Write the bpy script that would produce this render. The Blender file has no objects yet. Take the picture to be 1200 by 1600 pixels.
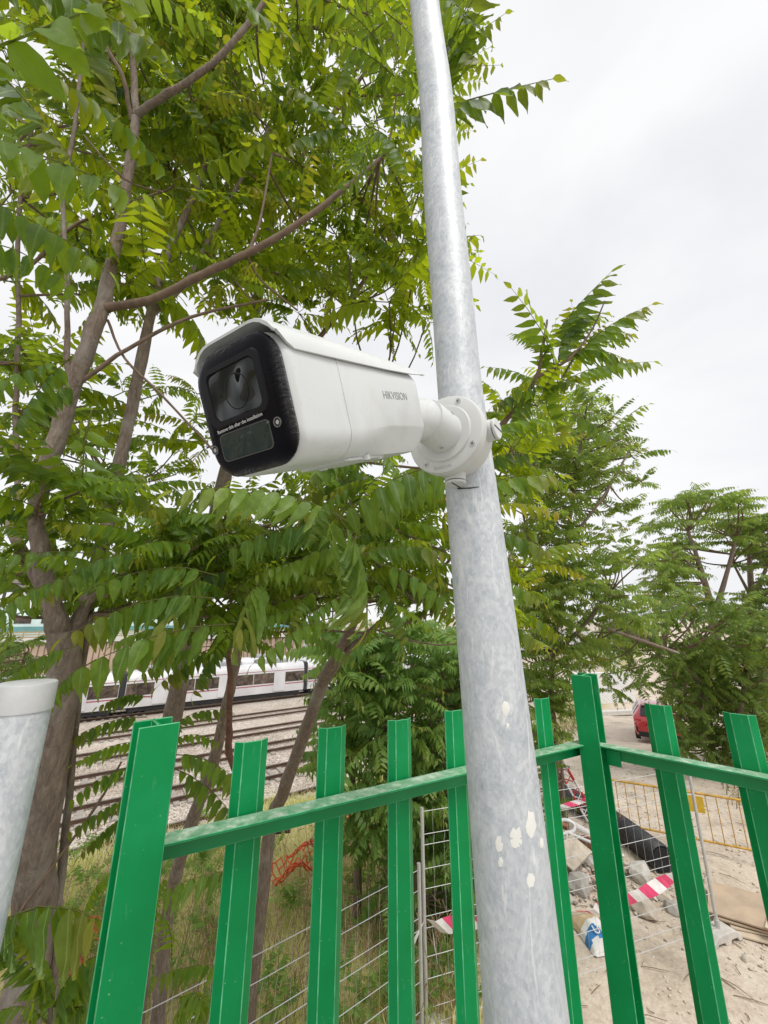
import bpy, math, random
import numpy as np
from mathutils import Vector, Matrix
random.seed(7)
rng = np.random.default_rng(11)
scene = bpy.context.scene
COL = scene.collection

# ------------------------------------------------------------------ camera
CZ = 4.1
TILT = math.radians(15.6)
cam_data = bpy.data.cameras.new("camera")
cam_data.sensor_fit = 'HORIZONTAL'
cam_data.sensor_width = 36.0
cam_data.lens = 18.0
cam_data.clip_start = 0.02
cam_data.clip_end = 3000
cam = bpy.data.objects.new("camera", cam_data)
cam.location = (0, 0, CZ)
cam.rotation_euler = (math.pi / 2 + TILT, 0, 0)
COL.objects.link(cam)
scene.camera = cam

# ------------------------------------------------------------------ view, world, sun
scene.view_settings.view_transform = 'Standard'
scene.view_settings.look = 'None'
scene.view_settings.exposure = 0.70
scene.view_settings.gamma = 1.0
scene.view_settings.use_curve_mapping = False
SUN_EL, SUN_AZ = math.radians(58), math.radians(150)      # azimuth from +Y towards +X: behind, to the right of the camera

world = bpy.data.worlds.new("World")
scene.world = world
world.use_nodes = True
nt = world.node_tree
nt.nodes.clear()
wo = nt.nodes.new('ShaderNodeOutputWorld')
bg = nt.nodes.new('ShaderNodeBackground')
bg.inputs['Strength'].default_value = 0.1
sky = nt.nodes.new('ShaderNodeTexSky')
sky.sky_type = 'NISHITA'
sky.sun_disc = False
sky.sun_elevation = SUN_EL
sky.sun_rotation = SUN_AZ
tc = nt.nodes.new('ShaderNodeTexCoord')
mp = nt.nodes.new('ShaderNodeMapping')
mp.inputs['Scale'].default_value = (1.0, 1.0, 2.2)
nz = nt.nodes.new('ShaderNodeTexNoise')
nz.inputs['Scale'].default_value = 1.7
nz.inputs['Detail'].default_value = 5
nz.inputs['Roughness'].default_value = 0.5
nz.inputs['Distortion'].default_value = 0.4
cr = nt.nodes.new('ShaderNodeValToRGB')
cr.color_ramp.elements[0].position = 0.34
cr.color_ramp.elements[0].color = (0.84, 0.845, 0.87, 1)
cr.color_ramp.elements[1].position = 0.62
cr.color_ramp.elements[1].color = (0.99, 0.985, 0.98, 1)
sc_ = nt.nodes.new('ShaderNodeVectorMath')
sc_.operation = 'SCALE'
sc_.inputs['Scale'].default_value = 6.45                     # overcast layer radiance (times the 0.1 background strength)
mixw = nt.nodes.new('ShaderNodeMix')
mixw.data_type = 'RGBA'
mixw.inputs['Factor'].default_value = 0.93
L = nt.links.new
L(tc.outputs['Generated'], mp.inputs['Vector'])
L(mp.outputs['Vector'], nz.inputs['Vector'])
L(nz.outputs['Fac'], cr.inputs['Fac'])
L(cr.outputs['Color'], sc_.inputs[0])
L(sky.outputs['Color'], mixw.inputs['A'])
L(sc_.outputs['Vector'], mixw.inputs['B'])
L(mixw.outputs['Result'], bg.inputs['Color'])
L(bg.outputs['Background'], wo.inputs['Surface'])

sun_d = bpy.data.lights.new("sun", 'SUN')
sun_d.energy = 1.5
sun_d.angle = math.radians(25)
sun_d.color = (1.0, 0.96, 0.90)
sun = bpy.data.objects.new("sun", sun_d)
sdir = Vector((math.sin(SUN_AZ) * math.cos(SUN_EL), math.cos(SUN_AZ) * math.cos(SUN_EL), math.sin(SUN_EL)))
sun.rotation_euler = sdir.to_track_quat('Z', 'Y').to_euler()
sun.location = sdir * 30
COL.objects.link(sun)

# ------------------------------------------------------------------ helpers
CT, ST = math.cos(TILT), math.sin(TILT)
def ray(px, py):
    r = (px - 600) / 600.0
    u = (800 - py) / 600.0
    return np.array([r, CT - u * ST, ST + u * CT])
def P(px, py, s):                      # a point on the sight line of a photo pixel, s metres deep
    q = ray(px, py) * s
    return Vector((q[0], q[1], q[2] + CZ))
def G(px, py, z=0.0):                  # where that sight line meets the level z
    d = ray(px, py)
    s = (z - CZ) / d[2]
    return Vector((d[0] * s, d[1] * s, z))
def lerp(a, b, t): return a + (b - a) * t

def np_mesh(name, V, Q, attrs=None, smooth=True):
    V = np.asarray(V, np.float32); Q = np.asarray(Q, np.int32)
    me = bpy.data.meshes.new(name)
    me.vertices.add(len(V)); me.vertices.foreach_set('co', V.ravel())
    k = Q.shape[1]
    me.loops.add(Q.size); me.loops.foreach_set('vertex_index', Q.ravel())
    me.polygons.add(len(Q))
    me.polygons.foreach_set('loop_start', np.arange(0, Q.size, k, dtype=np.int32))
    me.update(calc_edges=True)
    if smooth: me.polygons.foreach_set('use_smooth', np.ones(len(Q), bool))
    for n, a in (attrs or {}).items():
        a = np.asarray(a, np.float32)
        if a.ndim == 2:
            at = me.attributes.new(n, 'FLOAT_VECTOR', 'POINT'); at.data.foreach_set('vector', a.ravel())
        else:
            at = me.attributes.new(n, 'FLOAT', 'POINT'); at.data.foreach_set('value', a)
    return me

class MB:
    def __init__(self): self.v = []; self.f = []; self.m = []
    def add(self, vs, fs, mi=0):
        o = len(self.v); self.v += [tuple(x) for x in vs]
        for f in fs: self.f.append(tuple(i + o for i in f)); self.m.append(mi)
    def box(self, c, size, M=None, mi=0):
        c = Vector(c); h = Vector(size) / 2
        vs = [Vector((sx * h.x, sy * h.y, sz * h.z)) for sx in (-1, 1) for sy in (-1, 1) for sz in (-1, 1)]
        if M is not None: vs = [M @ x for x in vs]
        vs = [x + c for x in vs]
        self.add(vs, [(0, 1, 3, 2), (4, 6, 7, 5), (0, 4, 5, 1), (2, 3, 7, 6), (0, 2, 6, 4), (1, 5, 7, 3)], mi)
    def tube(self, pts, rad, n=8, mi=0, caps=True):
        pts = [Vector(p) for p in pts]
        if not hasattr(rad, '__len__'): rad = [rad] * len(pts)
        tang = []
        for i in range(len(pts)):
            a = pts[max(i - 1, 0)]; b = pts[min(i + 1, len(pts) - 1)]
            d = (b - a); tang.append(d.normalized() if d.length > 1e-9 else Vector((0, 0, 1)))
        up = Vector((0, 0, 1)) if abs(tang[0].z) < 0.9 else Vector((1, 0, 0))
        x = tang[0].cross(up).normalized()
        vs = []
        for i, p in enumerate(pts):
            x = (x - tang[i] * x.dot(tang[i])).normalized()
            y = tang[i].cross(x)
            for k in range(n):
                a = 2 * math.pi * k / n
                vs.append(p + (x * math.cos(a) + y * math.sin(a)) * rad[i])
        fs = []
        for i in range(len(pts) - 1):
            for k in range(n):
                fs.append((i * n + k, i * n + (k + 1) % n, (i + 1) * n + (k + 1) % n, (i + 1) * n + k))
        if caps:
            fs.append(tuple(range(n - 1, -1, -1))); fs.append(tuple((len(pts) - 1) * n + k for k in range(n)))
        self.add(vs, fs, mi)
    def loft(self, secs, mi=0, capa=True, capb=True):      # closed sections of equal count
        n = len(secs[0]); vs = [p for s in secs for p in s]; fs = []
        for i in range(len(secs) - 1):
            for k in range(n):
                fs.append((i * n + k, i * n + (k + 1) % n, (i + 1) * n + (k + 1) % n, (i + 1) * n + k))
        if capa: fs.append(tuple(range(n - 1, -1, -1)))
        if capb: fs.append(tuple((len(secs) - 1) * n + k for k in range(n)))
        self.add(vs, fs, mi)
    def prism(self, poly, d, mi=0):                        # planar polygon extruded by vector d
        d = Vector(d); a = [Vector(p) for p in poly]; b = [p + d for p in a]
        self.loft([a, b], mi)
    def build(self, name, mats, parent=None, smooth=None, bevel=None, M=None):
        me = bpy.data.meshes.new(name)
        me.from_pydata(self.v, [], self.f)
        if not isinstance(mats, (list, tuple)): mats = [mats]
        for m in mats: me.materials.append(m)
        me.polygons.foreach_set('material_index', self.m)
        import bmesh
        bm = bmesh.new(); bm.from_mesh(me); bmesh.ops.recalc_face_normals(bm, faces=bm.faces); bm.to_mesh(me); bm.free()
        if smooth is not None:
            me.polygons.foreach_set('use_smooth', [True] * len(me.polygons))
            me.set_sharp_from_angle(angle=math.radians(smooth))
        o = bpy.data.objects.new(name, me); COL.objects.link(o)
        if M is not None: o.matrix_world = M
        if parent is not None: o.parent = parent
        if bevel:
            b = o.modifiers.new('bevel', 'BEVEL'); b.width = bevel; b.segments = 2; b.limit_method = 'ANGLE'; b.angle_limit = math.radians(35)
        return o

def link(name, me, mat, parent=None, M=None):
    if mat is not None and len(me.materials) == 0: me.materials.append(mat)
    o = bpy.data.objects.new(name, me); COL.objects.link(o)
    if parent is not None: o.parent = parent
    if M is not None: o.matrix_local = M
    return o
def tag(o, label=None, cat=None, group=None, kind=None):
    if label: o['label'] = label
    if cat: o['category'] = cat
    if group: o['group'] = group
    if kind: o['kind'] = kind
    return o
def empty(name, loc=(0, 0, 0), M=None):
    o = bpy.data.objects.new(name, None); COL.objects.link(o)
    o.empty_display_size = 0.1
    if M is not None: o.matrix_world = M
    else: o.location = loc
    return o
# parts are modelled in the thing's own frame; Empties with a location only are used with world-space meshes through this shift
def rel(o, pts): return [Vector(p) - o.location for p in pts]

def smoothpath(pts, n=4):                                  # Catmull-Rom through tuples of floats
    a = [np.array(p, float) for p in pts]
    if len(a) < 3: return a
    out = []
    for i in range(len(a) - 1):
        p0 = a[max(i - 1, 0)]; p1 = a[i]; p2 = a[i + 1]; p3 = a[min(i + 2, len(a) - 1)]
        for k in range(n):
            t = k / n
            out.append(0.5 * ((2 * p1) + (-p0 + p2) * t + (2 * p0 - 5 * p1 + 4 * p2 - p3) * t * t + (-p0 + 3 * p1 - 3 * p2 + p3) * t ** 3))
    out.append(a[-1])
    return out

# ------------------------------------------------------------------ materials
def mat(name):
    m = bpy.data.materials.new(name); m.use_nodes = True
    return m, m.node_tree, m.node_tree.nodes['Principled BSDF']
def N(t, typ, **kw):
    n = t.nodes.new(typ)
    for k, v in kw.items():
        if k in n.inputs: n.inputs[k].default_value = v
        else: setattr(n, k, v)
    return n
def ramp(t, fac, stops):
    r = t.nodes.new('ShaderNodeValToRGB')
    e = r.color_ramp.elements
    while len(e) < len(stops): e.new(0.5)
    for i, (p, c) in enumerate(stops):
        e[i].position = p; e[i].color = tuple(c) + (1,) if len(c) == 3 else c
    t.links.new(fac, r.inputs['Fac'])
    return r.outputs['Color']
def noise(t, scale, detail=3, vec=None, rough=0.55, dist=0.0, coord='Object'):
    n = t.nodes.new('ShaderNodeTexNoise')
    n.inputs['Scale'].default_value = scale; n.inputs['Detail'].default_value = detail
    n.inputs['Roughness'].default_value = rough; n.inputs['Distortion'].default_value = dist
    if vec is None:
        c = t.nodes.new('ShaderNodeTexCoord'); vec = c.outputs[coord]
    t.links.new(vec, n.inputs['Vector'])
    return n.outputs['Fac']
def scaled(t, s, coord='Object'):
    c = t.nodes.new('ShaderNodeTexCoord'); m = t.nodes.new('ShaderNodeMapping')
    m.inputs['Scale'].default_value = s
    t.links.new(c.outputs[coord], m.inputs['Vector']); return m.outputs['Vector']
def mixc(t, fac, a, b, mode='MIX'):
    n = t.nodes.new('ShaderNodeMix'); n.data_type = 'RGBA'; n.blend_type = mode
    for key, v in (('Factor', fac), ('A', a), ('B', b)):
        i = n.inputs[key]
        if hasattr(v, 'node'): t.links.new(v, i)
        elif key == 'Factor': i.default_value = v
        else: i.default_value = tuple(v) + (1,) if len(v) == 3 else v
    return n.outputs['Result']
def bump(t, b, h, strength=0.3, dist=0.01):
    n = t.nodes.new('ShaderNodeBump'); n.inputs['Strength'].default_value = strength; n.inputs['Distance'].default_value = dist
    t.links.new(h, n.inputs['Height']); t.links.new(n.outputs['Normal'], b.inputs['Normal'])
def plain(name, col, rough=0.5, metal=0.0, var=0.12, vs=6.0, bs=0.0, bsc=60):
    m, t, b = mat(name)
    c1 = tuple(max(0, x * (1 - var)) for x in col); c2 = tuple(min(1, x * (1 + var)) for x in col)
    t.links.new(ramp(t, noise(t, vs, 4), [(0.3, c1), (0.7, c2)]), b.inputs['Base Color'])
    b.inputs['Roughness'].default_value = rough; b.inputs['Metallic'].default_value = metal
    if bs: bump(t, b, noise(t, bsc, 4), bs, 0.004)
    return m

MAT = {}
def build_materials():
    # camera housing: powder coated white with a fine orange-peel
    m, t, b = mat('white_powder_coat')
    t.links.new(ramp(t, noise(t, 9, 3), [(0.3, (0.64, 0.665, 0.665)), (0.7, (0.68, 0.70, 0.695))]), b.inputs['Base Color'])
    pc_ = b.inputs['Base Color'].links[0].from_socket
    st_ = ramp(t, noise(t, 1.0, 5, scaled(t, (70, 16, 9)), 0.65, 0.6), [(0.52, (0, 0, 0)), (0.72, (0.35, 0.35, 0.35))])
    dd_ = ramp(t, noise(t, 330, 2), [(0.70, (0, 0, 0)), (0.76, (0.4, 0.4, 0.4))])
    t.links.new(mixc(t, mixc(t, 1.0, st_, dd_, 'ADD'), pc_, (0.46, 0.44, 0.40)), b.inputs['Base Color'])
    b.inputs['Roughness'].default_value = 0.36
    bump(t, b, noise(t, 900, 2), 0.06, 0.0008)
    MAT['white'] = m
    MAT['cable_box'] = plain('box_white', (0.64, 0.645, 0.63), 0.45, 0, 0.04, 9)
    MAT['seal'] = plain('dark_seal', (0.03, 0.03, 0.03), 0.7)
    MAT['logo'] = plain('logo_grey', (0.23, 0.24, 0.25), 0.5, 0, 0.03)
    MAT['screw'] = plain('screw_steel', (0.48, 0.47, 0.45), 0.35, 0.9)
    # black front plate under a wrinkled protective film
    m, t, b = mat('black_film')
    b.inputs['Base Color'].default_value = (0.004, 0.004, 0.007, 1)
    b.inputs['Roughness'].default_value = 0.05
    v = scaled(t, (70, 70, 170))
    h = t.nodes.new('ShaderNodeMath'); h.operation = 'ADD'
    t.links.new(noise(t, 1.0, 3, v, 0.6, 1.2), h.inputs[0])
    mm = t.nodes.new('ShaderNodeMath'); mm.operation = 'MULTIPLY'; mm.inputs[1].default_value = 0.5
    t.links.new(noise(t, 0.35, 1, v, 0.5, 0.6), mm.inputs[0]); t.links.new(mm.outputs[0], h.inputs[1])
    sx = t.nodes.new('ShaderNodeSeparateXYZ'); c = t.nodes.new('ShaderNodeTexCoord'); t.links.new(c.outputs['Object'], sx.inputs[0])
    def mth(op, a, v=None):
        n = t.nodes.new('ShaderNodeMath'); n.operation = op; t.links.new(a, n.inputs[0])
        if v is not None:
            if hasattr(v, 'node'): t.links.new(v, n.inputs[1])
            else: n.inputs[1].default_value = v
        return n.outputs[0]
    ex = mth('POWER', mth('MULTIPLY', mth('ABSOLUTE', sx.outputs['X']), 1 / 0.0508), 22.0)
    ez = mth('POWER', mth('MULTIPLY', mth('ABSOLUTE', sx.outputs['Z']), 1 / 0.0542), 22.0)
    edge = mth('ADD', mth('MAXIMUM', ex, ez), 0.02)
    bump(t, b, mth('MULTIPLY', h.outputs[0], edge), 1.0, 0.007)
    spc = mth('MINIMUM', mth('ADD', mth('MULTIPLY', edge, 0.9), 0.06), 0.9); t.links.new(spc, b.inputs['Specular IOR Level'])
    MAT['film'] = m
    m, t, b = mat('lens_glass')
    b.inputs['Base Color'].default_value = (0.006, 0.008, 0.007, 1)
    b.inputs['Roughness'].default_value = 0.02
    b.inputs['IOR'].default_value = 1.36
    bump(t, b, noise(t, 46, 0, None, 0.4, 0.2), 0.8, 0.012)
    MAT['glass'] = m
    m, t, b = mat('ir_window')
    b.inputs['Base Color'].default_value = (0.008, 0.022, 0.018, 1)
    b.inputs['Roughness'].default_value = 0.08
    b.inputs['Specular IOR Level'].default_value = 0.35; bump(t, b, noise(t, 60, 1, None, 0.5, 0.6), 0.4, 0.004)
    MAT['ir'] = m
    MAT['bezel'] = plain('bezel_black', (0.007, 0.007, 0.009), 0.25); MAT['bezel'].node_tree.nodes['Principled BSDF'].inputs['Specular IOR Level'].default_value = 0.15
    MAT['film_text'] = plain('film_text_white', (0.75, 0.75, 0.75), 0.5, 0, 0.02)
    # galvanised steel
    m, t, b = mat('galvanised_steel')
    vor = N(t, 'ShaderNodeTexVoronoi'); vor.inputs['Scale'].default_value = 1.0
    t.links.new(scaled(t, (240, 240, 150)), vor.inputs['Vector'])
    n1 = noise(t, 1.0, 10, scaled(t, (20, 20, 13)), 0.82, 1.8)
    c1 = ramp(t, n1, [(0.30, (0.31, 0.35, 0.385)), (0.43, (0.45, 0.48, 0.51)), (0.55, (0.57, 0.592, 0.612)), (0.68, (0.72, 0.732, 0.745))])
    sep = t.nodes.new('ShaderNodeSeparateColor'); t.links.new(vor.outputs['Color'], sep.inputs[0])
    c2 = mixc(t, 0.24, c1, ramp(t, sep.outputs[0], [(0.0, (0.36, 0.40, 0.46)), (1.0, (0.80, 0.82, 0.84))]))
    n2 = noise(t, 1.0, 4, scaled(t, (38, 38, 5)), 0.6, 3.0)
    c3 = mixc(t, ramp(t, n2, [(0.60, (0, 0, 0)), (0.68, (0.55, 0.55, 0.55))]), c2, (0.80, 0.81, 0.80))
    t.links.new(c3, b.inputs['Base Color'])
    b.inputs['Metallic'].default_value = 0.2
    t.links.new(ramp(t, n1, [(0.3, (0.48,) * 3), (0.7, (0.62,) * 3)]), b.inputs['Roughness'])
    bump(t, b, n2, 0.10, 0.003)
    MAT['galv'] = m
    MAT['white_paint'] = plain('white_paint_splash', (0.80, 0.79, 0.74), 0.6)
    # green gloss paint with dust specks and scuffs
    m, t, b = mat('green_paint')
    base = ramp(t, noise(t, 5, 4), [(0.28, (0.0, 0.195, 0.048)), (0.55, (0.0, 0.245, 0.066)), (0.75, (0.008, 0.300, 0.100))])
    vor = N(t, 'ShaderNodeTexVoronoi'); vor.inputs['Scale'].default_value = 75
    c = t.nodes.new('ShaderNodeTexCoord'); t.links.new(c.outputs['Object'], vor.inputs['Vector'])
    sp = ramp(t, vor.outputs['Distance'], [(0.055, (0.75, 0.75, 0.75)), (0.10, (0, 0, 0))])
    gate = ramp(t, noise(t, 27, 2), [(0.50, (0, 0, 0)), (0.60, (1, 1, 1))])
    c2 = mixc(t, mixc(t, 1.0, sp, gate, 'MULTIPLY'), base, (0.30, 0.52, 0.36))
    sc = ramp(t, noise(t, 1.0, 5, scaled(t, (13, 13, 3)), 0.75, 2.0), [(0.60, (0, 0, 0)), (0.72, (0.5, 0.5, 0.5))])
    c3 = mixc(t, sc, c2, (0.12, 0.36, 0.2))
    t.links.new(c3, b.inputs['Base Color'])
    b.inputs['Roughness'].default_value = 0.38; b.inputs['Specular IOR Level'].default_value = 0.28
    bump(t, b, noise(t, 160, 3), 0.05, 0.002)
    MAT['green'] = m
    MAT['green_edge'] = plain('green_paint_worn_edge', (0.10, 0.40, 0.20), 0.5, 0, 0.5, 30)
    # the rail carries the same paint, chalked with dirt on what lies flat
    m, t, b = mat('green_paint_soiled')
    base = ramp(t, noise(t, 5, 4), [(0.28, (0.0, 0.195, 0.048)), (0.55, (0.0, 0.245, 0.066)), (0.75, (0.008, 0.300, 0.100))])
    geo = t.nodes.new('ShaderNodeNewGeometry'); sx = t.nodes.new('ShaderNodeSeparateXYZ'); t.links.new(geo.outputs['Normal'], sx.inputs[0])
    flat = ramp(t, sx.outputs['Z'], [(0.6, (0, 0, 0)), (0.9, (1, 1, 1))])
    spots = ramp(t, noise(t, 34, 5, None, 0.7), [(0.34, (0.18, 0.18, 0.18)), (0.52, (0.55, 0.55, 0.55)), (0.62, (1, 1, 1))])
    t.links.new(mixc(t, mixc(t, 1.0, flat, spots, 'MULTIPLY'), base, (0.50, 0.62, 0.50)), b.inputs['Base Color'])
    b.inputs['Roughness'].default_value = 0.4
    bump(t, b, noise(t, 120, 3), 0.08, 0.002)
    MAT['green_dirty'] = m
    # bark of the trees
    m, t, b = mat('bark')
    n1 = noise(t, 1.0, 6, scaled(t, (42, 42, 11)), 0.72, 1.2)
    n3 = noise(t, 1.0, 4, scaled(t, (30, 30, 95)), 0.6, 0.4)
    c1 = ramp(t, n1, [(0.3, (0.11, 0.080, 0.062)), (0.52, (0.22, 0.168, 0.132)), (0.72, (0.34, 0.275, 0.225))])
    c2 = mixc(t, ramp(t, n3, [(0.64, (0, 0, 0)), (0.70, (0.8, 0.8, 0.8))]), c1, (0.085, 0.062, 0.05))
    t.links.new(c2, b.inputs['Base Color']); b.inputs['Roughness'].default_value = 0.85
    c3 = mixc(t, ramp(t, noise(t, 3.2, 5, None, 0.6), [(0.52, (0, 0, 0)), (0.68, (0.6, 0.6, 0.6))]), c2, (0.36, 0.34, 0.30))
    t.links.new(c3, b.inputs['Base Color'])
    bump(t, b, n1, 0.75, 0.014)
    MAT['bark'] = m
    MAT['bark_red'] = plain('reddish_bark', (0.16, 0.075, 0.05), 0.8, 0, 0.35, 30, 0.4, 60)
    MAT['twig'] = plain('twig_bark', (0.17, 0.115, 0.08), 0.8, 0, 0.3, 20)
    MAT['green_stem'] = plain('green_stem', (0.16, 0.21, 0.06), 0.55, 0, 0.2, 20)
    MAT['dry'] = plain('dry_stalk', (0.30, 0.20, 0.12), 0.9, 0, 0.3, 30)

def leaf_material(name, dark, light, trans, veins=True, tipcol=(0.30, 0.24, 0.03), rough=0.42):
    m = bpy.data.materials.new(name); m.use_nodes = True
    t = m.node_tree; t.nodes.clear()
    out = t.nodes.new('ShaderNodeOutputMaterial')
    tint = t.nodes.new('ShaderNodeAttribute'); tint.attribute_name = 'tint'
    uv = t.nodes.new('ShaderNodeAttribute'); uv.attribute_name = 'leafuv'
    rnd = t.nodes.new('ShaderNodeAttribute'); rnd.attribute_name = 'rnd'
    oi = t.nodes.new('ShaderNodeObjectInfo')
    ad = t.nodes.new('ShaderNodeMath'); ad.operation = 'ADD'
    fr = t.nodes.new('ShaderNodeMath'); fr.operation = 'FRACT'
    t.links.new(rnd.outputs['Fac'], ad.inputs[0]); t.links.new(oi.outputs['Random'], ad.inputs[1]); t.links.new(ad.outputs[0], fr.inputs[0])
    sep0 = t.nodes.new('ShaderNodeSeparateXYZ'); t.links.new(uv.outputs['Vector'], sep0.inputs[0])
    m1 = t.nodes.new('ShaderNodeMath'); m1.operation = 'MULTIPLY'; m1.inputs[1].default_value = 0.62; t.links.new(fr.outputs[0], m1.inputs[0])
    m2 = t.nodes.new('ShaderNodeMath'); m2.operation = 'MULTIPLY_ADD'; m2.inputs[1].default_value = 0.38; t.links.new(sep0.outputs['Z'], m2.inputs[0]); t.links.new(m1.outputs[0], m2.inputs[2])
    hue = m2.outputs[0]
    col = ramp(t, hue, [(0.0, dark), (0.55, tuple((a + b) / 2 for a, b in zip(dark, light))), (1.0, light)])
    tr = ramp(t, hue, [(0.0, tuple(x * 0.5 for x in trans)), (1.0, tuple(x * 1.15 for x in trans))])
    sep = t.nodes.new('ShaderNodeSeparateXYZ'); t.links.new(uv.outputs['Vector'], sep.inputs[0])
    if veins:
        # pale midrib and faint side veins (u runs across the leaflet, v along it)
        mid = t.nodes.new('ShaderNodeMath'); mid.operation = 'ABSOLUTE'; t.links.new(sep.outputs['X'], mid.inputs[0])
        mf = ramp(t, mid.outputs[0], [(0.035, (0.75, 0.75, 0.75)), (0.085, (0, 0, 0))])
        k1 = t.nodes.new('ShaderNodeMath'); k1.operation = 'MULTIPLY_ADD'; k1.inputs[1].default_value = -0.35; t.links.new(mid.outputs[0], k1.inputs[0]); t.links.new(sep.outputs['Y'], k1.inputs[2])
        k2 = t.nodes.new('ShaderNodeMath'); k2.operation = 'MULTIPLY'; k2.inputs[1].default_value = 11.0; t.links.new(k1.outputs[0], k2.inputs[0])
        k3 = t.nodes.new('ShaderNodeMath'); k3.operation = 'FRACT'; t.links.new(k2.outputs[0], k3.inputs[0])
        vf = ramp(t, k3.outputs[0], [(0.0, (0.42, 0.42, 0.42)), (0.14, (0, 0, 0)), (0.90, (0, 0, 0)), (1.0, (0.42, 0.42, 0.42))])
        vv = mixc(t, 1.0, mf, vf, 'ADD')
        mot = ramp(t, noise(t, 26, 4), [(0.35, (0.62, 0.62, 0.62)), (0.65, (1.15, 1.15, 1.15))])
        col = mixc(t, 1.0, col, mot, 'MULTIPLY')
        brn = ramp(t, noise(t, 41, 3), [(0.70, (0, 0, 0)), (0.75, (0.8, 0.8, 0.8))])
        col = mixc(t, brn, col, (0.16, 0.11, 0.04))
        col = mixc(t, vv, col, (0.24, 0.34, 0.10))
        tr = mixc(t, vv, tr, tuple(x * 0.6 for x in trans))
    tf = ramp(t, tint.outputs['Fac'], [(0.0, (0, 0, 0)), (1.0, (0.9, 0.9, 0.9))])
    col = mixc(t, tf, col, tipcol)
    tr = mixc(t, tf, tr, tuple(min(1, x * 1.6) for x in tipcol))
    # the stalk (tint below zero)
    st = t.nodes.new('ShaderNodeMath'); st.operation = 'LESS_THAN'; st.inputs[1].default_value = -0.5; t.links.new(tint.outputs['Fac'], st.inputs[0])
    col = mixc(t, st.outputs[0], col, (0.20, 0.17, 0.07))
    dif = t.nodes.new('ShaderNodeBsdfPrincipled'); dif.inputs['Roughness'].default_value = rough
    dif.inputs['Specular IOR Level'].default_value = 0.30
    t.links.new(col, dif.inputs['Base Color'])
    tl = t.nodes.new('ShaderNodeBsdfTranslucent'); t.links.new(tr, tl.inputs['Color'])
    mx = t.nodes.new('ShaderNodeMixShader'); mx.inputs[0].default_value = 0.50
    t.links.new(dif.outputs[0], mx.inputs[1]); t.links.new(tl.outputs[0], mx.inputs[2]); t.links.new(mx.outputs[0], out.inputs['Surface'])
    return m

build_materials()
LM_NEAR = leaf_material('leaf_near', (0.030, 0.100, 0.012), (0.140, 0.255, 0.028), (0.48, 0.66, 0.035))
LM_YOUNG = leaf_material('leaf_young', (0.095, 0.205, 0.040), (0.230, 0.340, 0.075), (0.48, 0.66, 0.09))
LM_LOW = leaf_material('leaf_understorey', (0.026, 0.085, 0.012), (0.145, 0.250, 0.024), (0.46, 0.62, 0.03), veins=False)
LM_MID = leaf_material('leaf_canopy', (0.034, 0.110, 0.010), (0.180, 0.285, 0.016), (0.66, 0.78, 0.020), veins=False)
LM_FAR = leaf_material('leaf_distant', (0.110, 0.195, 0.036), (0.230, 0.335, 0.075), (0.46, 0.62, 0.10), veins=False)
LM_BUSH = leaf_material('leaf_shrub', (0.110, 0.240, 0.050), (0.260, 0.410, 0.115), (0.46, 0.66, 0.14), veins=False)
LM_DARK = leaf_material('leaf_dense', (0.070, 0.140, 0.028), (0.180, 0.270, 0.062), (0.34, 0.48, 0.07), veins=False)

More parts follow.
